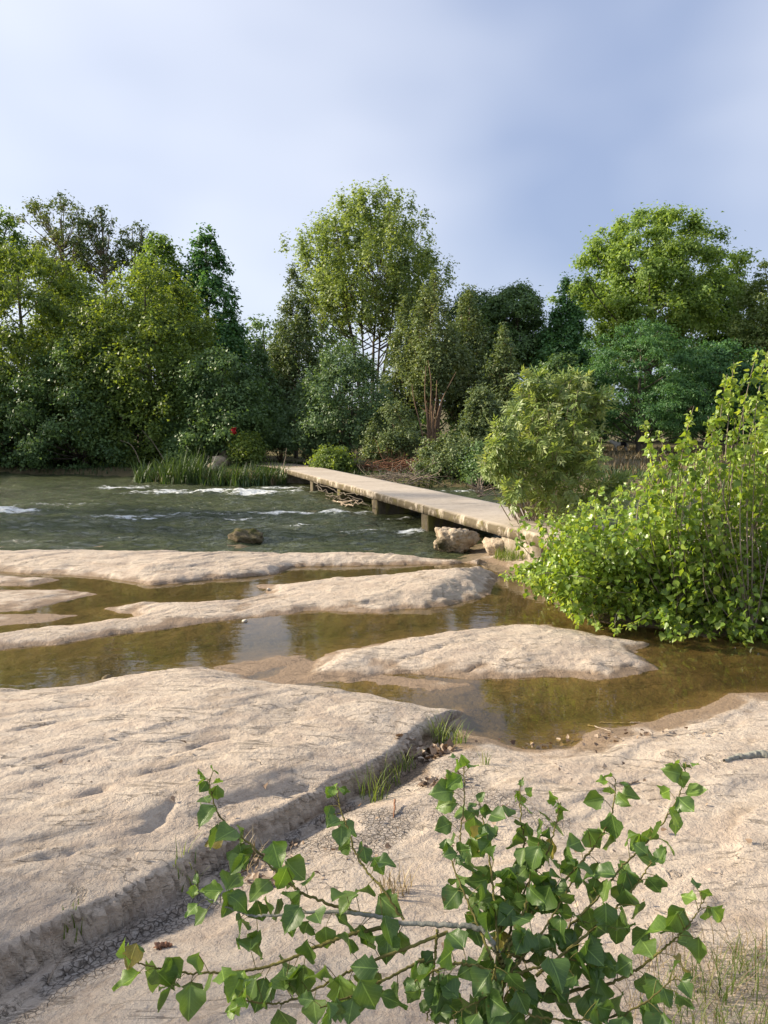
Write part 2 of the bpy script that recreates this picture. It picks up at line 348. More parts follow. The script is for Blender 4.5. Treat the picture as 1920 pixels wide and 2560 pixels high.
M['leaf_old'] = big_leaf_mat('shrub_leaf', (.070, .135, .032), (.135, .215, .045))
M['leaf_young'] = big_leaf_mat('young_shrub_leaf', (.12, .22, .035), (.20, .31, .05))
M['leaf_yellow'] = big_leaf_mat('spotted_shrub_leaf', (.15, .12, .03), (.26, .23, .04))

# ------------------------------------------------------------------ river rock: one continuous height field cut into outcrops
ZP = 0.08                                     # pool level; the river lies at 0
def poly(lst, z=ZP): return [P(p[0], p[1], p[2] if len(p) > 2 else z)[:2] for p in lst]
A_far = [(-260, 1366, .2), (0, 1368, .2), (250, 1367, .2), (428, 1369, .2), (555, 1376, .18), (760, 1374, .2), (960, 1376, .2), (1100, 1380, .22), (1195, 1393, .2)]
A_near = [(1205, 1402), (1120, 1411), (960, 1412), (730, 1416), (680, 1436), (521, 1449), (376, 1463), (278, 1446), (150, 1434), (52, 1432), (0, 1428), (-260, 1424)]
polyA = poly(A_far + A_near)
polyB1 = poly([(-260, 1434), (60, 1432, .14), (120, 1436, .13), (141, 1450), (80, 1464), (-260, 1466)])
polyB2 = poly([(-260, 1470), (60, 1466, .14), (160, 1466, .12), (200, 1478), (248, 1486), (150, 1505), (60, 1528), (-260, 1534)])
polyB3 = poly([(-260, 1537), (0, 1535), (100, 1534), (188, 1539), (100, 1556), (0, 1566), (-260, 1574)])
polyC = poly([(-260, 1606), (0, 1586), (200, 1562), (335, 1546), (325, 1535), (262, 1522), (360, 1501, .12), (450, 1486, .2), (600, 1482, .2), (668, 1478, .14), (645, 1462),
              (720, 1442, .2), (830, 1422, .24), (960, 1417, .26), (1125, 1411, .26), (1205, 1408, .2), (1246, 1440), (1228, 1487), (1110, 1514), (960, 1531), (775, 1528), (509, 1558), (330, 1583), (180, 1606), (0, 1626), (-260, 1655)])
polyD = poly([(752, 1701), (810, 1634), (926, 1612), (1076, 1580, .12), (1180, 1558, .16), (1275, 1548, .17), (1365, 1545, .16), (1440, 1570, .11), (1500, 1590), (1620, 1610), (1597, 1632), (1640, 1672), (1504, 1700), (1365, 1692), (1157, 1697), (960, 1682), (868, 1703)])
polyW = poly([(544, 1664), (640, 1650), (700, 1643), (780, 1648), (690, 1668), (620, 1690), (540, 1680)])
polyW2 = poly([(560, 1712), (690, 1688), (760, 1640), (800, 1650), (790, 1700), (960, 1684), (1100, 1702), (1160, 1712), (1080, 1726), (980, 1712), (850, 1702), (700, 1712)])
polyE = [*poly([(1228, 1402), (1255, 1352)]), (2.4, 16.5), (9.5, 16.5), (9.5, 7.4), *poly([(1990, 1590), (1920, 1585), (1770, 1592), (1637, 1572), (1500, 1556), (1450, 1530), (1420, 1512), (1380, 1480), (1340, 1450), (1285, 1425)])]
F_far = [(-300, 1752), (0, 1730), (80, 1735), (162, 1726), (266, 1704), (400, 1686), (521, 1674), (610, 1688), (640, 1704), (700, 1704, .13), (830, 1694, .2), (940, 1692, .24), (1000, 1716, .22), (1080, 1726, .24), (1168, 1750, .17)]
F_step = [(1158, 1772, .1), (1092, 1815, .11), (1045, 1858, .13), (990, 1900, .15), (918, 1950, .16), (803, 1999, .18), (696, 2060, .2), (560, 2125, .2), (463, 2192, .22), (370, 2244, .23), (231, 2308, .25), (116, 2360, .26), (0, 2435, .27), (-300, 2600, .3)]
pF_far = poly(F_far); pF_step = poly(F_step); polyF = pF_far + pF_step
polyG = [*poly([(1160, 1772), (1150, 1815), (1175, 1838), (1220, 1842), (1267, 1862), (1307, 1876), (1342, 1873), (1417, 1868), (1458, 1838), (1515, 1820), (1625, 1808), (1695, 1777), (1793, 1762), (1822, 1734), (1920, 1733), (2200, 1725)]), (8.5, 4.6), (8.5, -2), (-9, -2), (-9, 2.0), *poly(F_step[::-1][:-1])]

def wob(x, y, a=0.06, seed=0):  # wandering outline
    return a * fbm(x * 1.7, y * 1.7, 3, seed) + 0.35 * a * fbm(x * 7, y * 7, 2, seed + 5)
def terr(v, s):                 # soft terraces
    k = v / s; f = np.floor(k); return (f + .35 * (k - f) + .65 * sstep(0.78, 1.0, k - f)) * s
CR = [[(-60, 2215), (0, 2201), (110, 2170), (203, 2138), (300, 2100), (359, 2080), (428, 2016), (440, 2000)], [(266, 1941), (300, 1952), (380, 1932), (463, 1912), (544, 1895)], [(168, 1877), (240, 1868), (295, 1837)],
      [(411, 1906), (450, 1880), (498, 1854), (573, 1831), (640, 1826), (689, 1814)], [(100, 1800), (300, 1778), (520, 1770), (640, 1745)], [(0, 1790), (150, 1765), (330, 1750)], [(730, 1790), (800, 1775), (870, 1775)], [(0, 2050), (120, 2040), (260, 1985)], [(560, 1990), (640, 1960), (760, 1935)],
      [(1080, 1690), (1180, 1650), (1270, 1640)], [(1400, 1660), (1500, 1655), (1590, 1640)], [(980, 1640), (1100, 1615), (1200, 1600)], [(860, 1500), (1000, 1490), (1150, 1480)], [(900, 1470), (1050, 1465), (1200, 1450)], [(300, 1410), (560, 1412), (700, 1405)], [(0, 1395), (250, 1400), (450, 1390)],
      [(1330, 1940), (1420, 1960), (1530, 1965)], [(1690, 2150), (1760, 2130), (1810, 2128)], [(1480, 2350), (1600, 2330), (1700, 2335)]]
CRW = [smooth_line(np.array([[*P(px, py, .32 if py > 1740 and px < 900 else .2)[:2], 0] for px, py in l]), 24)[:, :2] for l in CR]
def cracks(x, y):
    x2 = x + .03 * fbm(x * 6, y * 6, 3, 400); y2 = y + .03 * fbm(x * 6, y * 6, 3, 410); z = np.zeros(x.shape)
    for i, l in enumerate(CRW):
        lo = l.min(0) - .3; hi = l.max(0) + .3; k = (x2 > lo[0]) & (x2 < hi[0]) & (y2 > lo[1]) & (y2 < hi[1])
        if not k.any(): continue
        d = seg_dist(x2[k], y2[k], l); amp = .55 + .45 * np.clip(fbm(x[k] * 3, y[k] * 3, 2, 420 + i) * 2 + .3, -1, 1)
        z[k] -= amp * (.022 * np.exp(-(d / .022) ** 2) + .010 * np.exp(-(d / .09) ** 2))
    return z
def rock_height(x, y):
    u = x * math.cos(math.radians(38)) + y * math.sin(math.radians(38)); w = -x * math.sin(math.radians(38)) + y * math.cos(math.radians(38))
    warp = 0.35 * fbm(x * .6, y * .6, 3, 30)
    st = fbm(u * .35 + warp, (w + warp) * 1.6, 4, 11)             # strata undulation
    stf = fbm(u * .9, (w + .5 * warp) * 4.5, 4, 21)
    fine = fbm(x * 5, y * 5, 4, 41); pit = fbm(x * 16, y * 16, 3, 51)
    relief = terr(.042 * st + .5, .017) - .5 + .55 * (terr(.018 * stf + .5, .008) - .5) + .0055 * fine + .004 * pit
    bed = ZP - .14 + .09 * fbm(x * .8, y * .8, 3, 60) + .02 * fine
    H = [bed]
    def hump(pl, hmax, wd, sd, rel=1.0, extra=0):
        s = sdf(x, y, pl) + wob(x, y, .10, sd)
        up = hmax * (1 - np.exp(-np.maximum(s, 0) / wd)); r = relief * rel * sstep(0, .25, s)
        return np.where(s > 0, ZP + up + r + extra * sstep(.0, .5, s), ZP + np.maximum(s * .13, -.3) + .016 * fine - .004)
    ridge = .07 * np.abs(fbm(u * .25, w * 1.2, 2, 70)) * 1.5
    H.append(hump(polyA, .16, .3, 1, 1.1, .0) + ridge * (sdf(x, y, polyA) > 0) * .6)
    H.append(hump(polyB1, .08, .25, 2, .9)); H.append(hump(polyB2, .09, .35, 3, .9)); H.append(hump(polyB3, .025, .2, 4, .3))
    cx = sstep(-.6, 1.0, x)
    H.append(hump(polyC, .11, .26, 5, 1.1, .13 * cx))
    H.append(hump(polyD, .17, .36, 6, 1.15)); H.append(np.maximum(hump(polyW, .03, .2, 7, .3), hump(polyW2, .014, .15, 17, .35))); H.append(hump(polyE, .16, .6, 8, 1.0))
    sg = sdf(x, y, polyG) + wob(x, y, .07, 9)
    g = ZP + .12 * (1 - np.exp(-np.maximum(sg, 0) / .5)) + .035 * np.maximum(5.2 - y, 0) + .045 * np.clip(3.2 - y, 0, 3) + relief * 1.0 * sstep(0, .4, sg)
    # shallow gutter of mud at the foot of the big slab
    ds = seg_dist(x, y, pF_step); g = g - .035 * np.exp(-(ds / .28) ** 2) * (sg > .1)
    g = np.where(sg > 0, g, ZP + np.maximum(sg * .22, -.3) + .01 * fine); H.append(g)
    inF = inside(x, y, polyF); dfar = seg_dist(x, y, pF_far) + wob(x, y, .05, 12)
    dst = np.where(inF, ds, -ds) + .05 * fbm(x * 2.2, y * 2.2, 3, 13) + .004 * fbm(x * 11, y * 11, 2, 14)
    top = ZP + .27 * (1 - np.exp(-np.maximum(dfar, 0) / .45)) + .03 * np.clip(5.5 - y, 0, 3) + relief * 1.15 * sstep(0, .3, dfar)
    zs = np.interp(y, [2.6, 5.9], [.30, .10]); cap = zs + .075 + .115 * (1 - np.exp(-np.maximum(dst, 0) / .6)) + relief * 1.15; top = np.minimum(top, cap)
    t = np.clip(dst / .10, 0, 1); prof = np.sqrt(1 - (1 - t) ** 2); prof = .82 * prof + .18 * sstep(0, .45, dst)
    gb = np.maximum(g, bed)
    base = np.where(inF & (dst > 0), gb + np.maximum(top - gb, .02) * prof, gb - .5)
    far_low = ZP + np.maximum(-seg_dist(x, y, polyF) * .28, -.3)
    f = np.where(inF, np.where(dst > 0, base, gb - .001), -1.0)
    H.append(f)
    H = np.stack(H); idx = H.argmax(0); z = H.max(0); z = z + np.where(z > ZP + .03, cracks(x, y), 0)
    return z, idx, ds, sg, inF
def hz(x, y):
    z = rock_height(np.atleast_1d(np.asarray(x, float)), np.atleast_1d(np.asarray(y, float)))[0]; return z if np.ndim(x) else float(z[0])

gx = np.concatenate([np.arange(-8.2, -4.2, .032), np.arange(-4.2, 3.6, .0235), np.arange(3.6, 8.2, .045)])
ys = [0.4]
while ys[-1] < 15.2: ys.append(ys[-1] + .012 + .0016 * ys[-1] + (.03 if ys[-1] < 1.6 else 0))
gy = np.array(ys); X, Y = np.meshgrid(gx, gy); Z, IDX, DS, SG, INF = rock_height(X, Y)
nx, ny = len(gx), len(gy)
nfine = fbm(X * 3, Y * 3, 4, 80)
WET = 1 - sstep(.0, .035, Z - ZP - .020 - .055 * nfine); WET = np.maximum(WET, 0) * (Y < 13.2) + .6 * (Y >= 13.2) * (1 - sstep(.0, .05, Z - .05))
ALG = np.where(Z < ZP, 1 - np.clip((Z - (ZP - .10)) / .10, 0, 1) * .65, 0.0) * sstep(0, .02, ZP - Z)
MUD = np.where(~INF, np.exp(-((DS - .12 - .08 * nfine) / .17) ** 2), 0) * sstep(-.15, .1, nfine + .15)
pm = P(905, 2050, .25); MUD = np.maximum(MUD, np.where(~INF, np.exp(-(((X - pm[0]) / .55) ** 2 + ((Y - pm[1]) / .5) ** 2) * 1.0), 0) * sstep(-.25, .15, nfine + .15))
MUD = np.maximum(MUD, .75 * sstep(.12, .5, fbm(X * 1.3, Y * 1.3, 4, 90)) * (SG > 0) * (~INF))
MUD = np.maximum(MUD, .5 * sstep(.22, .5, fbm(X * 1.1, Y * 2.2, 4, 95)) * INF)
# undercut: push the lip of the big slab outwards
st_pts = np.array(pF_step); tg = st_pts[-1] - st_pts[2]; nrm_out = np.array([-tg[1], tg[0]]) / np.linalg.norm(tg)
if nrm_out[1] > 0: nrm_out = -nrm_out
relz = np.where(INF, np.clip((Z - np.interp(Y, [2.6, 5.9], [.26, .08])) / .14, 0, 1) * np.exp(-(DS / .16) ** 2), 0)
lip = .075 * relz * (1 + .5 * fbm(X * 2.5, Y * 2.5, 2, 99)) + .02 * np.exp(-(DS / .14) ** 2) * INF * np.sin(Z * 190 + 3 * nfine)
XX = X + lip * nrm_out[0]; YY = Y + lip * nrm_out[1]
V = np.stack([XX, YY, Z], -1).reshape(-1, 3)
ii = (np.arange(ny - 1)[:, None] * nx + np.arange(nx - 1)[None, :]); FQ = np.stack([ii, ii + 1, ii + nx + 1, ii + nx], -1).reshape(-1, 4)
FI = IDX[:-1, :-1].reshape(-1)
pieces = {0: ('pool_bed', None, None), 1: ('rock_ledge', 'long pale rock ledge lying between the green river and the pools', 'rock'),
          2: ('rock_islet', 'small pale rock islet at left edge nearest the long ledge', 'rock'), 3: ('rock_islet', 'pointed pale rock islet at left edge with a wet muddy rim', 'rock'),
          4: ('rock_islet', 'low flat wet rock strip at left edge between two pools', 'rock'), 5: ('rock_island', 'sunlit pale rock island trailing into a thin ridge to the left', 'rock'),
          6: ('rock_hump', 'smooth whaleback rock hump in the middle between the two pools', 'rock'), 7: ('rock_shoal', 'low wet brown rock shoal beside the whaleback hump', 'rock'),
          8: ('river_bank', None, None), 9: ('rock_ground', None, None), 10: ('rock_slab', 'big layered beige rock slab with a stepped edge at lower left', 'rock')}
flatA = {'wet': WET.ravel(), 'mud': MUD.ravel(), 'algae': ALG.ravel()}
for k, (nm, lb, ct) in pieces.items():
    fq = FQ[FI == k]
    if not len(fq): continue
    used, inv = np.unique(fq, return_inverse=True)
    me = make_mesh(nm, V[used], inv.reshape(-1, 4), M['rock'], True, {a: b[used] for a, b in flatA.items()})
    o = link(nm, me)
    if lb: tag(o, lb, ct, 'pale river rocks')
    else: tag(o, kind='structure')

# coarse land sheet out to the horizon
def lerp_line(x, pts): return np.interp(x, [p[0] for p in pts], [p[1] for p in pts])
FARB = [(-400, 60), (-60, 43), (-20, 39.5), (-8, 35.5), (-4.5, 33.2), (0, 30.5), (4.2, 28.3), (12, 25), (40, 19), (400, 10)]
NEARB = [(-400, 22), (-60, 19), (-27, 24), (-17, 23), (-12.5, 15), (0, 14), (2.2, 15.2), (6, 18), (12, 18), (40, 12), (400, 2)]
def land(x, y):
    yf = lerp_line(x, FARB) + .8 * fbm(x * .3, y * .1, 2, 120); yn = lerp_line(x, NEARB)
    far = sstep(-.5, 1.6, y - yf) * (1.15 + .25 * fbm(x * .12, y * .12, 3, 121)) + .012 * np.clip(y - yf - 5, 0, 60)
    near = sstep(-.2, 1.5, yn - y) * 1.0
    z = -.75 + far + near * (1.05 + .02 * np.clip(2 - y, 0, 40))
    box = sstep(8.05, 7.6, np.abs(x)) * sstep(15.1, 14.6, y) * sstep(.45, .9, y)
    z = z - box * .75
    tall = np.clip(np.hypot(x, y) - 120, 0, 400); return z + .04 * tall
lx = np.unique(np.concatenate([np.linspace(-500, -60, 30), np.linspace(-60, -22, 40), np.linspace(-22, 22, 120), np.linspace(22, 60, 30), np.linspace(60, 500, 30)]))
ly = np.unique(np.concatenate([np.linspace(-300, -10, 30), np.linspace(-10, 26, 70), np.linspace(26, 44, 80), np.linspace(44, 90, 40), np.linspace(90, 700, 40)]))
LX, LY = np.meshgrid(lx, ly); LZ = land(LX, LY); n1, n2 = len(lx), len(ly)
ii = (np.arange(n2 - 1)[:, None] * n1 + np.arange(n1 - 1)[None, :]); fq = np.stack([ii, ii + 1, ii + n1 + 1, ii + n1], -1).reshape(-1, 4)
GRAV = sstep(0, 1, (LX - 3) / 2) * sstep(0, 1.5, LY - 15.5) * sstep(1, 3, 40 - LY) * (LY < lerp_line(LX, NEARB) + 1)
o = link('ground', make_mesh('ground', np.stack([LX, LY, LZ], -1).reshape(-1, 3), fq, M['ground'], True, {'gravel': GRAV.ravel()})); tag(o, kind='structure')

# river surface with real waves and foam
rx = np.concatenate([np.linspace(-120, -26, 60, endpoint=False), np.arange(-24, 8, .13), np.linspace(8, 80, 40)])
ry = np.concatenate([np.arange(12, 20, .085), np.arange(20, 34, .125), np.linspace(34, 47, 40)])
RX, RY = np.meshgrid(rx, ry); n1, n2 = len(rx), len(ry)
RZ = .09 * fbm(RX * .55, RY * 1.1, 3, 200) + .09 * fbm(RX * 1.5 + .4 * RY, RY * 2.6, 3, 210)
FO = np.zeros_like(RX)
foam_spots = [(640, 1234, 1.0, .5, 1.0), (605, 1232, 1.2, .45, .95), (555, 1228, 1.5, .35, .9), (470, 1234, 2.4, .35, .85), (400, 1231, 1.6, .25, .8), (300, 1222, 1.2, .4, .85), (330, 1218, 1.6, .3, .55), (700, 1222, 1.3, .4, .75), (740, 1232, 1.1, .45, .65),
              (30, 1281, .8, .3, .9), (10, 1278, .5, .3, .9), (660, 1285, 1.3, .25, .6), (800, 1284, .9, .22, .85), (850, 1286, 1.0, .22, .85), (700, 1284, 1.4, .2, .75), (310, 1292, 1.0, .2, .75), (350, 1297, .8, .15, .7), (480, 1288, 1.3, .2, .55),
              (620, 1322, .7, .15, .4), (760, 1315, .5, .2, .6), (890, 1330, .7, .2, .5), (960, 1330, .5, .15, .55), (1030, 1330, .45, .2, .75), (1050, 1325, .3, .2, .75), (590, 1300, 1.2, .2, .5), (130, 1262, 2.0, .3, .45), (220, 1300, 1.5, .2, .4), (430, 1205, .9, .3, .6), (1000, 1296, .4, .14, .7), (1150, 1228, 1.2, .4, .5)]
for px, py, a, b, s in foam_spots:
    c = P(px, py, 0); d = np.exp(-(((RX - c[0]) / a) ** 2 + ((RY - c[1] - .12 * (RX - c[0])) / b) ** 2)); FO = np.maximum(FO, s * d)
RZ = RZ + .10 * FO * (0.7 + fbm(RX * 2.2, RY * 2.2, 3, 220)) * (FO > .02) * sstep(14, 22, RY) + .02 * FO
calm = sstep(11.5, 16, RY); RZ = RZ * (.15 + .85 * calm)
FO = np.maximum(FO,   .22 * sstep(.2, .6, fbm(RX * .5, RY * 1.3, 4, 230)) * calm)
ii = (np.arange(n2 - 1)[:, None] * n1 + np.arange(n1 - 1)[None, :]); fq = np.stack([ii, ii + 1, ii + n1 + 1, ii + n1], -1).reshape(-1, 4)
o = link('river_water', make_mesh('river_water', np.stack([RX, RY, RZ], -1).reshape(-1, 3), fq, M['river'], True, {'foam': FO.ravel()})); tag(o, kind='structure')
# still water of the pools
pb = poly([(-400, 1385), (0, 1388), (300, 1388), (560, 1392), (800, 1390), (1000, 1392), (1195, 1398)], .15) + [np.array(v) for v in [(1.9, 11.2), (3.5, 10.4), (8.0, 9.6), (8.0, 4.0), (1.2, 4.0), (-.2, 5.2), (-8.0, 5.2)]]
o = link('pool_water', make_mesh('pool_water', [(v[0], v[1], ZP) for v in pb], [np.array([list(range(len(pb)))[::-1]])], M['pool'])); tag(o, kind='structure')

# ------------------------------------------------------------------ bridge
DECK = 0.62
b0 = P(699, 1169, DECK)[:2]; b1 = P(1256, 1314, DECK)[:2]
bd = (b1 - b0) / np.linalg.norm(b1 - b0); bn = np.array([-bd[1], bd[0]])
if bn[0] < 0: bn = -bn                                  # towards the far (downstream) edge
BW = 1.78
def bline(px):                                          # parameter along the front edge where pixel column px crosses it
    k = (px - 960) / F_PX / CP
    # x = k*(depth), depth along camera forward
    best = None
    for t in np.linspace(-6, 40, 4000):
        q = b0 + bd * t; dep = q[1] * CP + (CAM_Z - DECK) * SP
        e = abs(q[0] / dep * F_PX + 960 - px)
        if best is None or e < best[0]: best = (e, t)
    return best[1]
t_ab0, t_p1, t_p2, t_p3, t_p4, t_ab1 = bline(712), bline(775), bline(842), bline(931), bline(1056), bline(1250)
t_end = t_ab1 + 4.2
bridge = thing('footbridge', (*b0, 0), 'low pale concrete footbridge crossing the river, its edge stained with moss', 'bridge')
inv0 = np.array([*b0, 0.0])
def deck_slab(t0, t1, thick=.19, jag=True):
    nt = max(3, int((t1 - t0) / .09)); nw = 14
    ts = np.linspace(t0, t1, nt); verts = []; edge = []
    prof = [(0, -thick), (-.0, -thick * .55), (.0, -.035), (.03, 0)] + [(BW * k / nw, 0) for k in range(1, nw)] + [(BW - .03, 0), (BW, -.035), (BW, -thick)]
    for t in ts:
        for k, (s, z) in enumerate(prof):
            q = b0 + bd * t
            n = float(fbm(np.array(t * 1.9), np.array(s * 1.9 + z * 6), 3, 300)); n2_ = float(fbm(np.array(t * 6.), np.array(z * 9 + s), 2, 310))
            ds_ = (.022 * n + .02 * n2_) if k < 4 else 0
            dz = .007 * n if 3 < k < len(prof) - 3 else ((.022 * n2_ + .02 * n) if k in (0, 2, 3) else 0)
            q = q + bn * (s - ds_)
            verts.append((q[0], q[1], DECK + z + dz)); edge.append(1.0 if k < 3 or k >= len(prof) - 2 else (.35 if k == 3 else 0))
    m = len(prof); i = np.arange(nt - 1)[:, None] * m; j = np.arange(m)[None, :]; k = (j + 1) % m
    f = np.stack([i + j, i + m + j, i + m + k, i + k], -1).reshape(-1, 4)
    caps = [np.array([list(range(m))]), np.array([list(range((nt - 1) * m, nt * m))[::-1]])]
    return make_mesh('deck_slab', np.array(verts) - inv0, [f] + caps, M['concrete'], False, {'edge': np.array(edge)})
joints = [t_ab0 - 1.2, t_p1 + .1, t_p2 + .1, t_p3 + .1, t_p4 + .1, t_ab1 + .3, t_end]
for a, b in zip(joints[:-1], joints[1:]): link('deck_slab', deck_slab(a + .004, b - .004), bridge)
def wall_box(t0, t1, s0, s1, z0, z1, seed):
    """rough wall across the bridge"""
    nt, nsx, nz_ = 3, 12, 8; vs_ = []; idx = {}; fs = []
    def g(i, j, k):
        key = (i, j, k)
        if key not in idx:
            t = t0 + (t1 - t0) * i / nt; s = s0 + (s1 - s0) * j / nsx; z = z0 + (z1 - z0) * k / nz_
            r = .03 * float(fbm(np.array(s * 2 + z * 3.), np.array(t * 3 + z * 2.), 3, seed)); q = b0 + bd * (t + r) + bn * (s + r)
            idx[key] = len(vs_); vs_.append((q[0], q[1], z))
        return idx[key]
    for i in range(nt):
        for k in range(nz_):
            fs.append([g(i, 0, k), g(i + 1, 0, k), g(i + 1, 0, k + 1), g(i, 0, k + 1)]); fs.append([g(i, nsx, k), g(i, nsx, k + 1), g(i + 1, nsx, k + 1), g(i + 1, nsx, k)])
    for j in range(nsx):
        for k in range(nz_):
            fs.append([g(0, j, k), g(0, j, k + 1), g(0, j + 1, k + 1), g(0, j + 1, k)]); fs.append([g(nt, j, k), g(nt, j + 1, k), g(nt, j + 1, k + 1), g(nt, j, k + 1)])
    return np.array(vs_), np.array(fs)
for q, (t, w) in enumerate([(t_p1, .4), (t_p2, .4), (t_p3, .42), (t_p4, .42)]):
    v, f = wall_box(t - w / 2, t + w / 2, .06, BW - .06, -.8, DECK - .185, 320 + q); link('pier', make_mesh('pier', v - inv0, f, M['pier'], False), bridge)
for t0, t1, q in [(t_ab0 - 1.6, t_ab0, 0), (t_ab1, t_ab1 + 1.4, 1)]:
    v, f = wall_box(t0, t1, .03, BW - .03, -.8, DECK - .182, 340 + q); o = link('abutment', make_mesh('abutment', v - inv0, f, M['concrete'], False, {'edge': np.full(len(v), .6)}), bridge)
# path that runs on from the far end of the bridge
pth = [b0 + bd * (joints[0] + .05), b0 + bd * (joints[0] - 3) + bn * -.4, b0 + bd * (joints[0] - 8) - bn * 2.5, b0 + bd * (joints[0] - 14) - bn * 7]
pc = smooth_line(np.array([[*p, 0] for p in pth]), 60); tgp = unit(np.gradient(pc, axis=0)); sd_ = np.stack([-tgp[:, 1], tgp[:, 0], 0 * tgp[:, 0]], -1)
if sd_[0] @ np.array([*bn, 0]) < 0: sd_ = -sd_
vv = []; 
for i in range(len(pc)):
    for s in np.linspace(0, 1, 9):
        q = pc[i] + sd_[i] * (s * (BW + .5) - .2); h = max(float(land(np.array(q[0]), np.array(q[1]))) + .05, DECK - .03) + .02 * float(fbm(np.array(q[0] * 2), np.array(q[1] * 2), 2, 350)); vv.append((q[0], q[1], h))
ii = (np.arange(len(pc) - 1)[:, None] * 9 + np.arange(8)[None, :]); fq = np.stack([ii, ii + 1, ii + 10, ii + 9], -1).reshape(-1, 4)
def path_mat():
    t = NT('path_dirt'); p = t.geo_pos(); n = t.noise(4, 5, .65, vec=p); return t.done(t.bsdf(t.ramp(n, [(.3, (.19, .145, .105)), (.7, (.38, .31, .24))]), .95, .1, t.bump(n, .6, .03)))
M['path'] = path_mat()
o = link('path', make_mesh('path', np.array(vv), fq, M['path'], True)); tag(o, kind='structure')

# ------------------------------------------------------------------ boulders and stones
def boulder(name, loc, dims, seed, mat, label, cat='rock', group=None, detail=4, rough=.28, facets=5, yaw=0, moss_fn=None):
    import bmesh
    bm = bmesh.new(); bmesh.ops.create_icosphere(bm, subdivisions=detail, radius=1)
    co = np.array([v.co[:] for v in bm.verts]); r = np.random.default_rng(seed)
    fs = np.array([[v.index for v in f.verts] for f in bm.faces]); bm.free()
    d = np.ones(len(co))
    for k in range(facets * 3):                       # planes that cut facets off the ball
        n = unit(r.normal(size=3)); h = r.uniform(.55, .95); s = co @ n; d = np.where(s > 0, np.minimum(d, h / np.maximum(s, 1e-3)), d)
    n1_ = fbm(co[:, 0] * 2 + co[:, 2], co[:, 1] * 2 - co[:, 2] * .7, 4, seed); n2_ = fbm(co[:, 0] * 6 + 3 * co[:, 2], co[:, 1] * 6 + co[:, 2] * 4, 3, seed + 3)
    d = d * (1 + rough * n1_ + rough * .4 * n2_); v = co * d[:, None] * np.array(dims) / 2
    c, s = math.cos(yaw), math.sin(yaw); v = np.stack([v[:, 0] * c - v[:, 1] * s, v[:, 0] * s + v[:, 1] * c, v[:, 2]], -1)
    moss = moss_fn(v) if moss_fn else np.zeros(len(v))
    o = link(name, make_mesh(name, v, fs, M[mat], False, {'moss': moss}), None, tuple(loc)); return tag(o, label, cat, group)
c = P(1135, 1385, .02); boulder('boulder', (c[0] - .0, c[1] + .35, .16), (1.0, .8, .62), 5, 'boulder', 'large pitted pale boulder beside the near end of the footbridge', rough=.34, yaw=.3, detail=5,
        moss_fn=lambda v: sstep(.15, -.25, v[:, 0]) * sstep(.25, .0, v[:, 2]))
c = P(1245, 1394, .06); boulder('boulder', (c[0], c[1] + .25, .2), (.52, .5, .46), 8, 'boulder', 'smaller rounded pale boulder next to the bright green grass', rough=.2, detail=4)
c = P(613, 1358, 0); boulder('mossy_rock', (c[0], c[1] + .3, .05), (.78, .6, .46), 14, 'mossy', 'dark mossy rock standing alone in the river', rough=.35, detail=4, moss_fn=lambda v: sstep(-.1, .2, v[:, 2]))
c = P(562, 1374, .2); boulder('stone', (c[0], c[1], hz(c[0], c[1]) + .03), (.16, .13, .1), 3, 'pebble', 'whitish stone sitting on the far rock ledge', 'stone', detail=3)
for (px, py, s, lb, sd) in [(671, 1472, .075, 'tiny white pebble at the left tip of the sunlit rock island', 31), (612, 1545, .085, 'round pale pebble on the wet rim of the thin rock ridge', 32), (268, 1699, .10, 'dark pebble at the water edge of the big layered slab', 33), (507, 1381, .09, 'dark flat pebble in the groove of the far ledge', 34)]:
    c = P(px, py, .12); boulder('pebble', (c[0], c[1], hz(c[0], c[1]) + s * .25), (s, s * .8, s * .7), sd, 'mossy' if 'dark' in lb else 'pebble', lb, 'pebble', detail=2, rough=.12)
for i, (px, py, Yd, s) in enumerate([(545, 1112, 37.5, .9), (575, 1098, 39, 1.3), (600, 1110, 38.5, .7), (530, 1122, 36.8, .6)]):
    c = PY(px, py, Yd); z0 = float(land(np.array(c[0]), np.array(c[1])))
    boulder('bank_rock', (c[0], c[1], z0 + s * .22), (s * 1.3, s, s * .9), 60 + i, 'boulder', ['pale rock behind the reeds, leftmost of its group', 'biggest pale rock showing through leaves behind the reeds', 'pale rock behind the reeds, rightmost of its group', 'smallest pale rock low behind the reeds'][i], 'rock', 'pale rocks behind the reeds', detail=3, yaw=i)

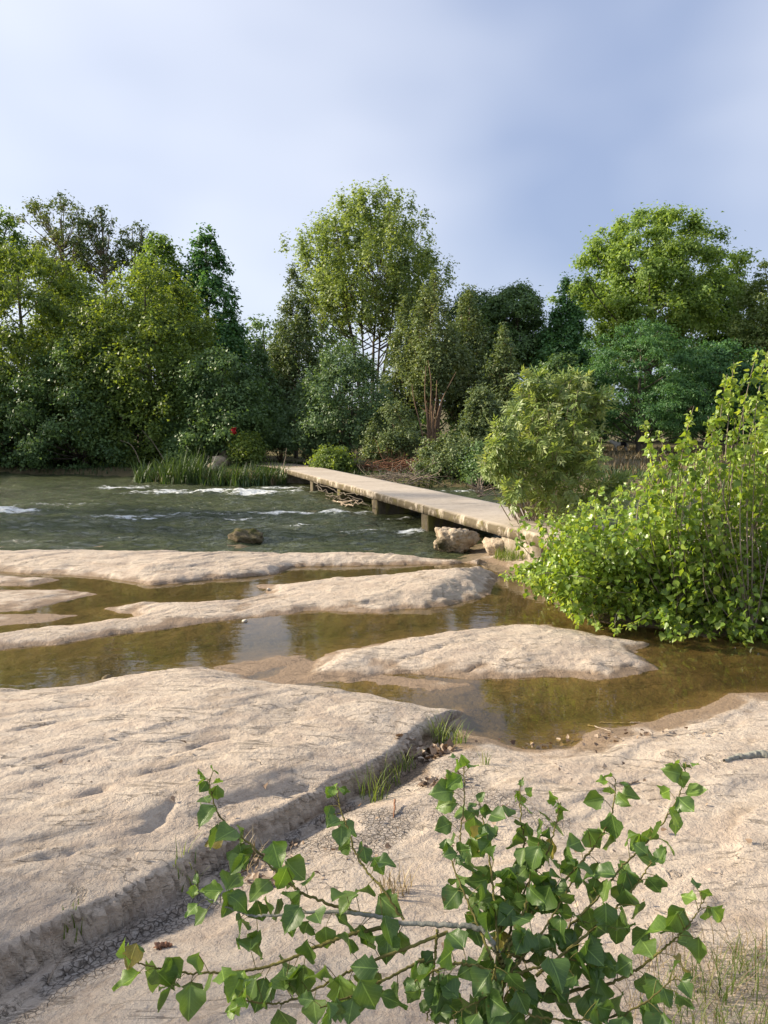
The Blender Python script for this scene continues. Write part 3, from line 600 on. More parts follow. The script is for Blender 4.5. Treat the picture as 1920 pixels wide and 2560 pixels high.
# ------------------------------------------------------------------ trees
def crown_round(t): return np.sqrt(np.clip(1 - (2 * t - 1) ** 2, 0, 1)) * .97 + .03
def crown_egg(t): return np.clip(np.sin(np.pi * np.clip(t, 0, 1) ** .75) ** .7, 0.03, 1)
def crown_cone(t): return np.clip((1 - t) ** .85 * (.35 + .65 * sstep(0, .18, t)) * 1.05, .03, 1)
def crown_full(t): return np.clip(np.sqrt(np.clip(1 - t ** 2.2, 0, 1)) * (.75 + .25 * sstep(0, .2, t)), .03, 1)
def crown_spire(t): return np.clip((1 - t ** 1.5) * (.5 + .5 * sstep(0, .3, t)), .03, 1)
TREE_COUNT = 0; LP = 1.46; LS = 1.17; NCM = 1.75; CLM = .86
def tree(name, label, cx, ytop, hw, Yd, mat, crown=crown_full, bottom=None, ncl=120, lpc=170, lsize=.15, clr=.9, flat=.75, bark='bark', stems=1, group='trees on the far bank',
         sprig=0.0, tpl=TRI, xy=None, H=None, R=None, base_z=None, cb=0.0, up=0.35, cat='tree', tint0=.5, limbs=26, trunk_r=None, seed=None, fill=.5, spread=.35, depthy=1.0, rmul=1.06):
    global TREE_COUNT; TREE_COUNT += 1; r = np.random.default_rng(1000 + TREE_COUNT if seed is None else seed)
    if xy is None:
        top = PY(cx, ytop, Yd); bx, by = top[0], Yd; z0 = float(land(np.array(bx), np.array(by))) - .1; H = top[2] - z0; R = hw * Yd / F_PX
        if bottom is not None: cb = max(0.0, (PY(cx, bottom, Yd)[2] - z0) / H)
    else: bx, by = xy; z0 = float(land(np.array(bx), np.array(by))) - .1
    R = max(R * rmul - clr * .5, .3); Hc = H * (1 - cb)
    root = thing(name, (bx, by, z0), label, cat, group); ncl = int(ncl * NCM); clr = clr * CLM
    # cluster centres
    t = r.uniform(0, 1, ncl * 6); keep = r.uniform(0, 1, len(t)) < crown(t); t = t[keep][:ncl]; n = len(t)
    an = r.uniform(0, 2 * np.pi, n); rad = (fill + (1 - fill) * r.uniform(0, 1, n) ** .6) * crown(t) * R * (1 + .16 * r.normal(size=n))
    cc = np.stack([np.cos(an) * rad, np.sin(an) * rad * depthy, H * cb + Hc * t * (1 - .45 * clr / max(Hc, 1))], -1)
    csz = clr * r.uniform(.55, 1.2, n) * (.6 + .4 * crown(t)); ctint = r.normal(0, .13, n)
    # leaves
    cnt = np.maximum((lpc * LP * (csz / clr) ** 2).astype(int), 8); ci = np.repeat(np.arange(n), cnt); m = len(ci)
    dirn = rand_unit(m, r); rr = np.abs(r.normal(0, .62, m)) ** .8; lump = 1 + .28 * np.sin(dirn[:, 0] * 5 + ci * 1.7) * np.cos(dirn[:, 2] * 5 + ci)
    off = dirn * (rr * lump * csz[ci])[:, None]; off[:, 2] *= flat
    if sprig > 0:                                     # upright shoots that break the outline
        k = r.uniform(0, 1, m) < sprig; sgn = r.integers(0, 5, m); sd2 = np.stack([np.cos(sgn * 1.3 + ci) * .35, np.sin(sgn * 1.3 + ci) * .35, np.ones(m)], -1)
        off[k] = (unit(sd2) * (r.uniform(0, 1.5, m) * csz[ci])[:, None] + r.normal(0, .07, (m, 3)) * csz[ci][:, None])[k]
    pos = cc[ci] + off; out = unit(off); cdir = unit(cc * np.array([1, 1, .4]))[ci]
    nrm = out * .55 + cdir * .35 + rand_unit(m, r) * .8 + np.array([0, 0, up])
    along = rand_unit(m, r) + np.array([0, 0, -.3]) + out * .3
    pos[:, 2] = np.maximum(pos[:, 2], .15)
    v, f, k = leaf_cloud(pos, nrm, along, lsize * LS * r.uniform(.6, 1.3, m), tpl)
    ti = np.clip(tint0 + ctint[ci] + r.normal(0, .16, m) + .10 * (rr - .6), 0, 1)
    # wood
    tb = Tubes(); tr_ = trunk_r or H * .014 + .05
    tops = []
    for s in range(stems):
        a = 2 * np.pi * s / stems + r.uniform(0, 1); sp = 0 if stems == 1 else spread * R * r.uniform(.5, 1.2)
        zt = H * (.88 if crown is not crown_round else .8) * (1 if stems == 1 else r.uniform(.6, .95))
        pts = np.stack([np.linspace(0, 1, 9) ** .8 * np.cos(a) * sp, np.linspace(0, 1, 9) ** .8 * np.sin(a) * sp, np.linspace(-.25, zt, 9)], -1)
        pts[1:, :2] += np.cumsum(r.normal(0, .045 * H / 12, (8, 2)), 0)
        w = tr_ if stems == 1 else tr_ * r.uniform(.35, .6); tb.add(pts, w * np.linspace(1.15, .15, 9), 7); tops.append(pts)
    sel = r.permutation(n)[:limbs]
    for q in sel:
        pts = tops[r.integers(0, stems)]; e = cc[q]; hd = np.hypot(e[0], e[1]); zb = np.clip(e[2] - hd * r.uniform(.5, 1.0) - .3, H * .08, pts[-2, 2])
        b = np.array([np.interp(zb, pts[:, 2], pts[:, 0]), np.interp(zb, pts[:, 2], pts[:, 1]), zb]); mid = (b + e) / 2 + np.array([(e[0] - b[0]) * .15, (e[1] - b[1]) * .15, -.1 * hd])
        w = tr_ * (1 - .75 * zb / H) * .42 / (1 if stems == 1 else 1.8); tb.add(bez(b, mid, e, 6), w * np.linspace(1, .2, 6), 5)
        for q2 in range(2):
            e2 = e + rand_unit(1, r)[0] * csz[q] * .9; tb.add(bez(mid * .4 + e * .6, e, e2, 4), w * np.linspace(.4, .12, 4), 4)
    link('trunk', tb.mesh('trunk', M[bark]), root)
    o = link('crown', make_mesh('crown', v, f, M[mat], False, {'tint': np.repeat(ti, k)}), root)
    return root

# left group
tree('alder_tree', 'broad dense alder with yellow-green top at the left edge over the water', 40, 600, 255, 45, 'l_alder', ncl=360, lpc=190, clr=1.15, tint0=.5, bottom=1165, sprig=.08)
tree('alder_tree', 'bushy bright-topped alder standing left of centre above the reeds', 365, 648, 205, 43, 'l_alder', crown=crown_full, ncl=260, lpc=190, clr=1.05, tint0=.55, bottom=1150, sprig=.15)
tree('alder_tree', 'low rounded dark alder leaning over the far bank just behind the reeds', 550, 860, 125, 39.5, 'l_dark', crown=crown_full, ncl=110, lpc=190, clr=.85, bottom=1140, lsize=.14)
tree('alder_tree', 'low dark alder hanging over the river at the left, under taller trees', 200, 830, 170, 41.5, 'l_dark', crown=crown_full, ncl=130, lpc=180, clr=.9, bottom=1175, lsize=.14)
tree('alder_tree', 'lowest dark leafy alder at left water edge below the yellow-green one', 20, 880, 130, 42, 'l_dark', crown=crown_full, ncl=100, lpc=180, clr=.9, bottom=1175, lsize=.14)
tree('alder_tree', 'yellow-green alder crown filling the gap under the airy trees', 190, 665, 120, 48, 'l_alder', ncl=150, lpc=180, clr=1.0, tint0=.6, bottom=1000, sprig=.1)
tree('oak_tree', 'tall airy tree with bare trunk rising at the far left', 145, 462, 118, 64, 'l_airy', crown=crown_egg, ncl=60, lpc=60, lsize=.2, clr=.95, bottom=690, bark='pale_bark', limbs=60, fill=.3, tint0=.6)
tree('oak_tree', 'thin airy tree right of the tall bare-trunked one', 250, 508, 85, 64, 'l_airy', crown=crown_egg, ncl=42, lpc=55, lsize=.2, clr=.85, bottom=700, bark='pale_bark', limbs=45, fill=.3, tint0=.4)
tree('oak_tree', 'small sparse airy tree at the right of the airy group', 335, 540, 50, 65, 'l_airy', crown=crown_egg, ncl=24, lpc=50, lsize=.2, clr=.85, bottom=690, bark='pale_bark', limbs=26, fill=.3, tint0=.35)
tree('oak_tree', 'green tree cut by the left edge beside the airy trees', -15, 495, 85, 58, 'l_plane', crown=crown_egg, ncl=70, lpc=120, lsize=.2, clr=1.0, bottom=760, tint0=.35)
tree('plane_tree', 'upright green tree between the airy trees and the pointed one', 392, 560, 75, 54, 'l_plane', crown=crown_egg, ncl=90, lpc=150, lsize=.19, clr=.95, bottom=900, tint0=.4)
tree('plane_tree', 'pointed dark green tree with a spire top left of the gap of sky', 515, 536, 140, 53, 'l_robinia', crown=crown_cone, ncl=150, lpc=150, lsize=.22, clr=.9, bottom=1010, tint0=.5, sprig=.18, fill=.35)
# centre
tree('poplar_tree', 'tallest feathery pale green poplar rising in the middle', 925, 448, 185, 62, 'l_poplar', crown=crown_egg, ncl=210, lpc=150, lsize=.2, clr=1.15, bottom=850, bark='bark', stems=5, limbs=80, sprig=.3, fill=.3, flat=1.0, spread=.5)
tree('willow_tree', 'narrow dark willow with pointed top left of the tall poplar', 735, 640, 92, 47.5, 'l_olive', crown=crown_spire, ncl=120, lpc=160, lsize=.15, clr=.8, bottom=1090, stems=3, sprig=.25, tint0=.3, flat=1.1)
tree('willow_tree', 'dark upright willow behind the grey-green shrubs at mid bank', 650, 830, 70, 44, 'l_dark', crown=crown_spire, ncl=80, lpc=150, lsize=.15, clr=.8, bottom=1110, stems=2, tint0=.4)
tree('willow_shrub', 'grey-green willow shrub at the far end of the footbridge', 865, 850, 120, 38, 'l_blue', crown=crown_full, ncl=120, lpc=150, lsize=.12, clr=.65, bottom=1130, stems=5, sprig=.2, cat='shrub', group='shrubs on the far bank', tint0=.4)
tree('willow_tree', 'olive willow with several thin reddish stems in the middle', 1085, 672, 105, 43, 'l_olive', crown=crown_spire, ncl=130, lpc=130, lsize=.13, clr=.7, bottom=1000, stems=8, bark='red_stem', sprig=.35, tint0=.6, flat=1.2, limbs=40, spread=.45)
tree('willow_tree', 'olive willow left of the many-stemmed one, pale spire at its top', 1010, 740, 75, 45, 'l_olive', crown=crown_spire, ncl=90, lpc=130, lsize=.13, clr=.65, bottom=1060, stems=4, bark='red_stem', sprig=.35, tint0=.5, flat=1.2)
tree('willow_tree', 'olive willow right of the many-stemmed one with upright shoots', 1170, 690, 80, 46, 'l_olive', crown=crown_spire, ncl=110, lpc=130, lsize=.14, clr=.75, bottom=1060, stems=5, bark='red_stem', sprig=.3, tint0=.5, flat=1.1)
tree('willow_tree', 'lower olive willow sloping down to the right towards the dark oak', 1260, 800, 75, 41, 'l_olive', crown=crown_spire, ncl=90, lpc=130, lsize=.13, clr=.7, bottom=1090, stems=4, bark='red_stem', sprig=.3, tint0=.5)
tree('oak_tree', 'dark round-topped tree behind the olive willows', 1290, 708, 100, 60, 'l_dark', crown=crown_round, ncl=120, lpc=170, lsize=.2, clr=1.05, bottom=930, tint0=.45)
tree('oak_tree', 'dark tree half hidden between the willows and the round-topped one', 1190, 716, 85, 63, 'l_dark', crown=crown_round, ncl=90, lpc=160, lsize=.2, clr=1.0, bottom=960, tint0=.55)
tree('locust_tree', 'upright locust tree with bright tip beside the big plane tree', 1415, 682, 85, 57, 'l_robinia', crown=crown_spire, ncl=120, lpc=160, lsize=.2, clr=.95, bottom=1020, tint0=.6, sprig=.1)
tree('plane_tree', 'huge round yellow-green plane tree at the right', 1632, 520, 180, 63, 'l_plane', crown=crown_round, ncl=230, lpc=190, lsize=.22, clr=1.2, bottom=900, tint0=.65, limbs=60, fill=.4)
tree('poplar_tree', 'green poplar just right of the huge plane tree', 1825, 612, 70, 66, 'l_plane', crown=crown_egg, ncl=90, lpc=160, lsize=.21, clr=1.0, bottom=960, tint0=.35)
tree('poplar_tree', 'pale green poplar cut by the right edge', 1925, 625, 80, 58, 'l_poplar', crown=crown_egg, ncl=90, lpc=160, lsize=.19, clr=1.0, bottom=960, tint0=.5)
tree('robinia_tree', 'deep green feathery robinia with drooping layers below the plane tree', 1610, 790, 175, 51, 'l_robinia', crown=crown_full, ncl=170, lpc=190, lsize=.16, clr=1.0, flat=.42, bottom=1075, tint0=.5, tpl=LANCE)
tree('robinia_tree', 'dark feathery robinia right of the drooping one, behind the poplar bush', 1810, 830, 130, 52, 'l_robinia', crown=crown_full, ncl=120, lpc=180, lsize=.17, clr=1.0, flat=.42, bottom=1080, tint0=.35)
tree('robinia_tree', 'dark tree in the gap between the locust and the willows', 1400, 870, 90, 52, 'l_dark', crown=crown_full, ncl=90, lpc=170, lsize=.17, clr=.95, bottom=1090, tint0=.4)
# shrubs on the bank
shr = [(1205, 960, 55, 33.5, 'l_olive', 1120, 'slim upright shrub in front of the olive willows'), (1120, 1085, 85, 31.5, 'l_olive', 1215, 'low green shrub hanging to the water right of the brush pile'), (1215, 1110, 65, 30, 'l_dark', 1228, 'dark low shrub at water edge behind the ash bush'),
       (770, 950, 80, 40, 'l_blue', 1140, 'small grey-green shrub left of the bridge end willow'), (980, 1000, 85, 35.5, 'l_olive', 1160, 'olive shrub rising behind the rusty brush pile'), (830, 1130, 55, 34.5, 'l_alder', 1170, 'low leafy green plants beside the bridge at its far end'),
       (1310, 990, 70, 38, 'l_blue', 1130, 'grey-green shrub behind the ash bush'), (620, 1085, 45, 37.5, 'l_alder', 1150, 'small shrub where the path leaves the bridge'), (700, 1040, 60, 42, 'l_dark', 1120, 'dark shrub over the path beyond the bridge'), (470, 1075, 70, 38.8, 'l_dark', 1150, 'dark low shrub right behind the tall reeds')]
for i, (cx, yt, hw, Yd, mt, bt, lb) in enumerate(shr):
    tree('bank_shrub', lb, cx, yt, hw, Yd, mt, crown=crown_full, ncl=60, lpc=130, lsize=.10, clr=.48, bottom=bt, stems=4, sprig=.2, cat='shrub', group='shrubs on the far bank', bark='red_stem', limbs=14)
# wood behind, closing the gaps
for i, (cx, yt, hw, Yd, mt) in enumerate([(480, 760, 160, 72, 'l_dark'), (660, 765, 110, 74, 'l_dark'), (810, 745, 140, 76, 'l_dark'), (1080, 800, 150, 74, 'l_dark'), (1330, 820, 130, 76, 'l_dark'), (1520, 800, 120, 78, 'l_dark'), (1740, 760, 150, 76, 'l_dark'), (200, 720, 190, 74, 'l_dark'), (1900, 780, 120, 74, 'l_dark')]):
    tree('woodland_tree', ['dark tree glimpsed behind the pointed one', 'dark tree in the gap left of the narrow willow', 'dark tree behind the trunk of the tall poplar', 'dark tree behind the olive willows', 'dark tree behind the round-topped oak', 'dark tree behind the robinia and locust', 'dark tree behind the right side of the plane tree', 'dark tree under the airy group', 'dark tree at the right edge behind the poplars'][i],
         cx, yt, hw, Yd, mt, crown=crown_full, ncl=70, lpc=70, lsize=.34, clr=1.7, group='wood behind the far bank trees', limbs=12)
# trees upstream, beyond the left edge of the picture, that shade the far bank and the near rocks
for i, (x, y, h, r_, mt) in enumerate([(-31, 46, 11, 4.5, 'l_alder'), (-40, 45, 11, 5, 'l_dark'), (-36, 53, 13, 5, 'l_dark'), (-29, 42.5, 9, 3.5, 'l_dark'), (-37, 41.5, 9.5, 4, 'l_alder')]):
    tree('woodland_tree', 'alder wood on the far bank beyond the left edge', 0, 0, 0, 0, mt, xy=(x, y), H=h, R=r_, ncl=70, lpc=70, lsize=.40, clr=1.6, cb=.05, group='wood beyond the left edge', limbs=12)
for i, (x, y, h, r_) in enumerate([(-16, 2.5, 11, 3.6), (-24, 6, 13.5, 3.6), (-19, 5.2, 11, 3.2)]):
    tree('woodland_tree', 'near bank tree beyond the left edge', 0, 0, 0, 0, 'l_alder', xy=(x, y), H=h, R=r_, ncl=40, lpc=20, lsize=.24, clr=1.2, cb=.1, group='near bank trees beyond the left edge', limbs=12)
tree('woodland_tree', 'open crowned tree on the near bank beyond the left edge', 0, 0, 0, 0, 'l_airy', xy=(-20, 21.6), H=12.5, R=3.4, ncl=40, lpc=60, lsize=.24, clr=.9, cb=.4, group='near bank trees beyond the left edge', limbs=20)

# ------------------------------------------------------------------ leafy bushes on the near bank at the right
def env_bush(name, label, cat, base_px, env, Yr, n_shoot, leaf, lsize, mat, per, seed, tips=(), tip_len=.35, sub=.20, pinnate=False, tint0=.5):
    r = np.random.default_rng(seed); bases = [np.array([*P(px, py, .2)[:2], 0]) for px, py in base_px]
    for b in bases: b[2] = hz(b[0], b[1]) if b[1] < 15 else float(land(np.array(b[0]), np.array(b[1])))
    e = np.array(env, float); lo, hi = e.min(0), e.max(0); targets = []
    while len(targets) < n_shoot:
        q = r.uniform(lo, hi)
        if inside(np.array([q[0]]), np.array([q[1]]), env)[0]: targets.append((q[0], q[1], r.uniform(*Yr)))
    tips = list(tips) + ([(a + r.normal(0, 9), b + abs(r.normal(0, 16)), c + r.normal(0, .08)) for a, b, c in tips for _ in range(3)] if pinnate else [])
    targets = list(tips) + targets
    root = thing(name, bases[0], label, cat); off = bases[0]; tb = Tubes(); Ps = []; Ns = []; As = []; Ti = []; Sz = []
    for i, (px, py, Yd) in enumerate(targets):
        tip = PY(px, py, Yd); gz = (hz(tip[0], tip[1]) if tip[1] < 15 else 0) + .06; tip[2] = max(tip[2], gz)
        b = min(bases, key=lambda q: np.linalg.norm(q[:2] - tip[:2]) + r.uniform(0, .5)); L = np.linalg.norm(tip - b)
        ctl = b * .45 + tip * .55 + np.array([r.normal(-.12, .3), r.normal(0, .25), .22 * L * (1 if tip[2] < b[2] + .9 else .3)]); ln = bez(b, ctl, tip, 14)
        tb.add(ln, np.linspace(.008, .002, 14) * (.6 + .25 * L), 5)
        istip = i < len(tips); m = per if not istip else int(per * .8)
        s = 1 - r.uniform(0, 1, m) ** 1.3 * (min(.92, (tip_len + .75) / max(L, .4)) if not istip else min(.8, .75 / max(L, .4)))
        k = s * 13; k0 = np.clip(k.astype(int), 0, 12); base = ln[k0] + (ln[k0 + 1] - ln[k0]) * (k - k0)[:, None]; tg_ = unit(ln[k0 + 1] - ln[k0])
        dr = rand_unit(m, r); dr = unit(dr - (dr * tg_).sum(-1, keepdims=True) * tg_ * .6); ext = sub * r.uniform(.15, 1, m) * (1.0 if not istip else .42) * (1 - .55 * (s > .9))
        pos = base + dr * ext[:, None]
        if not pinnate:
            nr = rand_unit(m, r) * .9 + np.array([-.35, -.25, .35]); al = dr * .5 + np.array([0, 0, -.75]) + rand_unit(m, r) * .4
            Ps.append(pos); Ns.append(nr); As.append(al); Sz.append(lsize * r.uniform(.55, 1.25, m) * (1 - .35 * (s > .93))); Ti.append(np.clip(tint0 + r.normal(0, .2, m) + .25 * (s > .9), 0, 1))
        else:
            ax = unit(dr + tg_ * .5 + np.array([0, 0, -.1]) + rand_unit(m, r) * .3); up_ = rand_unit(m, r) * .5 + np.array([-.3, -.1, .8]); sdv = unit(np.cross(ax, up_)); nn = np.cross(sdv, ax); LL = .17 * r.uniform(.7, 1.2, m); tt = np.clip(tint0 + r.normal(0, .2, m), 0, 1)
            for j in range(7):
                sgn = 0 if j == 6 else (1 if j % 2 else -1); u = 1.0 if j == 6 else (.3 + .28 * (j // 2))
                Ps.append(base + ax * (LL * u)[:, None]); As.append(ax * (.75 if sgn else 1) + sdv * sgn * .8 + np.array([0, 0, -.25])); Ns.append(nn + rand_unit(m, r) * .3); Sz.append(lsize * r.uniform(.75, 1.15, m)); Ti.append(np.clip(tt + r.normal(0, .08, m), 0, 1))
    pos = np.concatenate(Ps); v, f, k = leaf_cloud(pos, np.concatenate(Ns), np.concatenate(As), np.concatenate(Sz), leaf)
    link('stems', tb.mesh('stems', M['pale_bark'], off), root)
    o = link('foliage', make_mesh('foliage', v - off, f, M[mat], False, {'tint': np.repeat(np.concatenate(Ti), k)}), root); tag(o, kind='stuff')
    return root
envR = [(1935, 900), (1890, 960), (1850, 1000), (1830, 1060), (1770, 1060), (1745, 1110), (1700, 1160), (1640, 1130), (1625, 1180), (1600, 1230), (1590, 1330), (1610, 1450), (1650, 1530), (1740, 1530), (1790, 1560), (1840, 1575), (2080, 1570), (2080, 900)]
tipsR = [(1895, 872, 8.3), (1920, 878, 8.4), (1835, 905, 8.2), (1818, 935, 8.1), (1860, 955, 8.2), (1735, 1015, 8.0), (1770, 1040, 8.0), (1610, 1058, 8.2), (1645, 1075, 8.2), (1700, 1110, 8.1), (1625, 1120, 8.2), (1720, 1060, 8.1), (1800, 1010, 8.2), (1840, 1040, 8.2), (1780, 1590, 7.9), (1715, 1600, 7.8), (1740, 1585, 7.7), (1890, 1580, 7.8)]
env_bush('poplar_bush', 'tall sunlit poplar bush with bright green leaves at the right edge', 'bush', [(1880, 1570), (1800, 1550), (1960, 1560), (1700, 1540)], envR, (7.9, 9.3), 200, KITE, .072, 'l_bush', 62, 11, tipsR)
envM = [(1600, 1190), (1560, 1215), (1500, 1235), (1440, 1268), (1375, 1285), (1345, 1320), (1340, 1370), (1370, 1405), (1320, 1425), (1268, 1440), (1320, 1460), (1340, 1480), (1400, 1500), (1430, 1540), (1460, 1560), (1520, 1570), (1600, 1530), (1650, 1530), (1680, 1400), (1660, 1230)]
tipsM = [(1255, 1437, 8.9), (1262, 1445, 8.8), (1290, 1430, 8.9), (1330, 1280, 9.6), (1350, 1300, 9.5), (1500, 1215, 9.6), (1450, 1250, 9.6), (1335, 1480, 8.7), (1450, 1565, 8.0), (1500, 1580, 7.9), (1540, 1585, 7.8), (1570, 1570, 7.8), (1430, 1540, 8.2), (1660, 1555, 7.8), (1380, 1500, 8.4)]
env_bush('poplar_bush', 'lower spreading poplar bush drooping over the pool at the bridge end', 'bush', [(1560, 1500), (1480, 1480), (1650, 1520), (1540, 1440)], envM, (8.1, 9.8), 170, KITE, .070, 'l_bush', 62, 12, tipsM, tint0=.45)
envW = [(1290, 1010), (1310, 965), (1350, 950), (1385, 960), (1400, 1020), (1430, 1010), (1445, 945), (1470, 945), (1480, 1020), (1500, 1000), (1515, 990), (1515, 1080), (1500, 1150), (1510, 1230), (1440, 1270), (1380, 1270), (1320, 1240), (1270, 1190), (1215, 1160), (1240, 1120), (1240, 1060)]
tipsW = [(1315, 942, 12.6), (1345, 940, 12.6), (1368, 955, 12.7), (1425, 950, 12.6), (1452, 938, 12.5), (1510, 985, 12.6), (1495, 985, 12.5), (1212, 1150, 12.2), (1240, 1075, 12.3), (1265, 1060, 12.3), (1250, 1125, 12.2), (1280, 1215, 12.0), (1545, 1195, 12.3), (1565, 1205, 12.3)]
env_bush('ash_bush', 'upright bush with narrow silvery-green leaflets behind the poplar bush', 'bush', [(1400, 1320), (1360, 1330), (1450, 1315)], envW, (11.9, 13.2), 85, LANCE, .115, 'l_ash', 14, 13, tipsW, pinnate=True)

# ------------------------------------------------------------------ grass, reeds, litter
def blades(pts, length, width, r, lean=.5, segs=4, wind=(0, 0)):
    n = len(pts); L = length * r.uniform(.3, 1.15, n); a = r.uniform(0, 2 * np.pi, n); ln = lean * r.uniform(.2, 1.2, n)
    dx = np.cos(a) * ln + wind[0]; dy = np.sin(a) * ln + wind[1]; s = np.linspace(0, 1, segs + 1); vs_ = []
    for q in s:
        c = pts + np.stack([dx * L * q ** 1.8, dy * L * q ** 1.8, L * (q - .35 * ln * q ** 2.4)], -1); w = width * (1 - q ** 1.6) * r.uniform(.8, 1.2, n) + .0004
        sd2 = np.stack([-np.sin(a) * w, np.cos(a) * w, 0 * w], -1); vs_ += [c - sd2 / 2, c + sd2 / 2]
    v = np.stack(vs_, 1); k = 2 * (segs + 1); f = np.array([[2 * i, 2 * i + 1, 2 * i + 3, 2 * i + 2] for i in range(segs)])[None] + (np.arange(n) * k)[:, None, None]
    return v.reshape(-1, 3), f.reshape(-1, 4), k
def grass_obj(name, label, cat, pts, length, width, mat, seed, lean=.5, group=None, kind=None, tint0=.5, wind=(0, 0)):
    r = np.random.default_rng(seed); pts = np.asarray(pts); o0 = pts.mean(0); o0[2] = pts[:, 2].min()
    v, f, k = blades(pts - o0, length, width, r, lean, wind=wind); ti = np.clip(tint0 + r.normal(0, .22, len(pts)), 0, 1)
    o = link(name, make_mesh(name, v, f, M[mat], False, {'tint': np.repeat(ti, k)}), None, tuple(o0)); return tag(o, label, cat, group, kind)
def disc(cx, cy, rx_, ry_, n, r, zf):
    a = r.uniform(0, 2 * np.pi, n); q = np.sqrt(r.uniform(0, 1, n)); x = cx + np.cos(a) * q * rx_; y = cy + np.sin(a) * q * ry_; return np.stack([x, y, zf(x, y) - .01], -1)
r = np.random.default_rng(50)
for i, (px, py, rad, n, L, lb) in enumerate([(1100, 1812, .07, 42, .26, 'tall green grass tuft at the corner of the big slab'), (1143, 1830, .07, 34, .20, 'lighter grass tuft at the pool end beside the tall tuft'), (935, 1962, .09, 46, .22, 'thin grass tuft against the stepped edge of the big slab'), (975, 1925, .08, 26, .20, 'sparse grass blades higher along the slab edge'),
        (1212, 1905, .03, 12, .13, 'lone tiny grass tuft on the pale rock ground'), (470, 2190, .07, 30, .13, 'small grass tuft at the foot of the slab near the shrub'), (620, 2140, .10, 60, .15, 'dry yellowish tuft behind the shrub branch'), (985, 2250, .09, 60, .13, 'short dry tuft under the shrub in the middle'), (1010, 1885, .08, 26, .16, 'wispy grass beside the dead leaf pile'), (180, 2345, .05, 16, .10, 'little weeds in the dusty gutter at lower left')]):
    c = P(px, py, .2); grass_obj('grass_tuft', lb, 'grass', disc(c[0], c[1], rad, rad, n, r, hz), L, .006, 'dry_grass' if 'dry' in lb else 'grass', 500 + i, .55, 'grass tufts on the rocks', tint0=.55)
c = P(1285, 1392, .15); grass_obj('grass_tuft', 'bright green sunlit grass clump between small boulder and poplar bush', 'grass', disc(c[0] + .1, c[1] + .15, .42, .5, 900, r, hz), .20, .009, 'grass', 520, .6, 'grass tufts on the rocks', tint0=.6)
c = P(1345, 1375, .2); grass_obj('grass_tuft', 'green grass patch under the left side of the poplar bush', 'grass', disc(c[0] + .2, c[1] + .2, .5, .7, 600, r, hz), .2, .009, 'grass', 521, .6, 'grass tufts on the rocks', tint0=.55)
# bottom right corner grass
c = P(1890, 2560, .3); p1 = disc(c[0] + .05, c[1] - .1, .42, .42, 900, r, hz); grass_obj('grass_tuft', 'green and straw grass clump in the bottom right corner', 'grass', p1, .17, .0035, 'grass', 530, .9, 'grass tufts on the rocks', tint0=.55)
p1 = disc(c[0] + .05, c[1] - .05, .48, .5, 800, r, hz); grass_obj('dry_grass', 'dry straw mixed into the bottom right grass', 'grass', p1, .16, .003, 'dry_grass', 531, 1.2, kind='stuff')
# reeds
lz = lambda x, y: np.maximum(land(x, y), .0)
for i, (px, py, rx_, n, L, lb) in enumerate([(395, 1192, 1.3, 420, 1.7, 'dark green reeds left of the tall reed bed'), (465, 1196, 1.3, 520, 1.9, 'tall green reeds in the middle of the far bank'), (545, 1198, 1.1, 480, 1.7, 'reed clump with bent straw in front'), (620, 1200, 1.0, 420, 1.4, 'reeds drooping over the water near the bridge'), (672, 1196, .8, 420, 1.25, 'bright green reeds right beside the bridge end')]):
    c = P(px, py, .25); grass_obj('reed_clump', lb, 'reeds', disc(c[0], c[1] + .3, rx_ * .9, .9, int(n * .75), r, lz), L * .72 * (1 + .2 * math.sin(i * 2.1)), .05, 'reed', 540 + i, .75, 'reeds along the far bank', tint0=.5)
for i, (px, py, rx_, n, lb) in enumerate([(545, 1205, .8, 90, 'bent brown straw below the middle reeds'), (630, 1207, 1.0, 130, 'brown straw trailing in the water beside the bridge'), (450, 1203, 1.2, 50, 'thin pale dead stalks among the tall reeds')]):
    c = P(px, py, .1); grass_obj('dead_reeds', lb, 'reeds', disc(c[0], c[1] - .1, rx_, .35, n, r, lz), .95, .03, 'dry_grass', 560 + i, 1.3, 'dead reeds along the far bank', tint0=.2)
# rough grass on the far bank and meadow: uncountable
n = 11000; gx_ = r.uniform(-24, 22, n); yf_ = lerp_line(gx_, FARB); gy_ = yf_ + r.uniform(.2, 1, n) ** 1.5 * 9
grass_obj('bank_grass', 'rough grass covering the far bank below the trees', 'grass', np.stack([gx_, gy_, land(gx_, gy_) - .02], -1), .38, .045, 'reed', 580, .8, kind='stuff', tint0=.35)
n = 9000; gx_ = r.uniform(9, 30, n); gy_ = r.uniform(30, 62, n); k = gy_ > lerp_line(gx_, FARB) + 2
grass_obj('meadow_grass', 'dry straw-coloured meadow grass under the robinia', 'grass', np.stack([gx_, gy_, land(gx_, gy_) - .02], -1)[k], .42, .06, 'dry_grass', 581, .8, kind='stuff', tint0=.4)
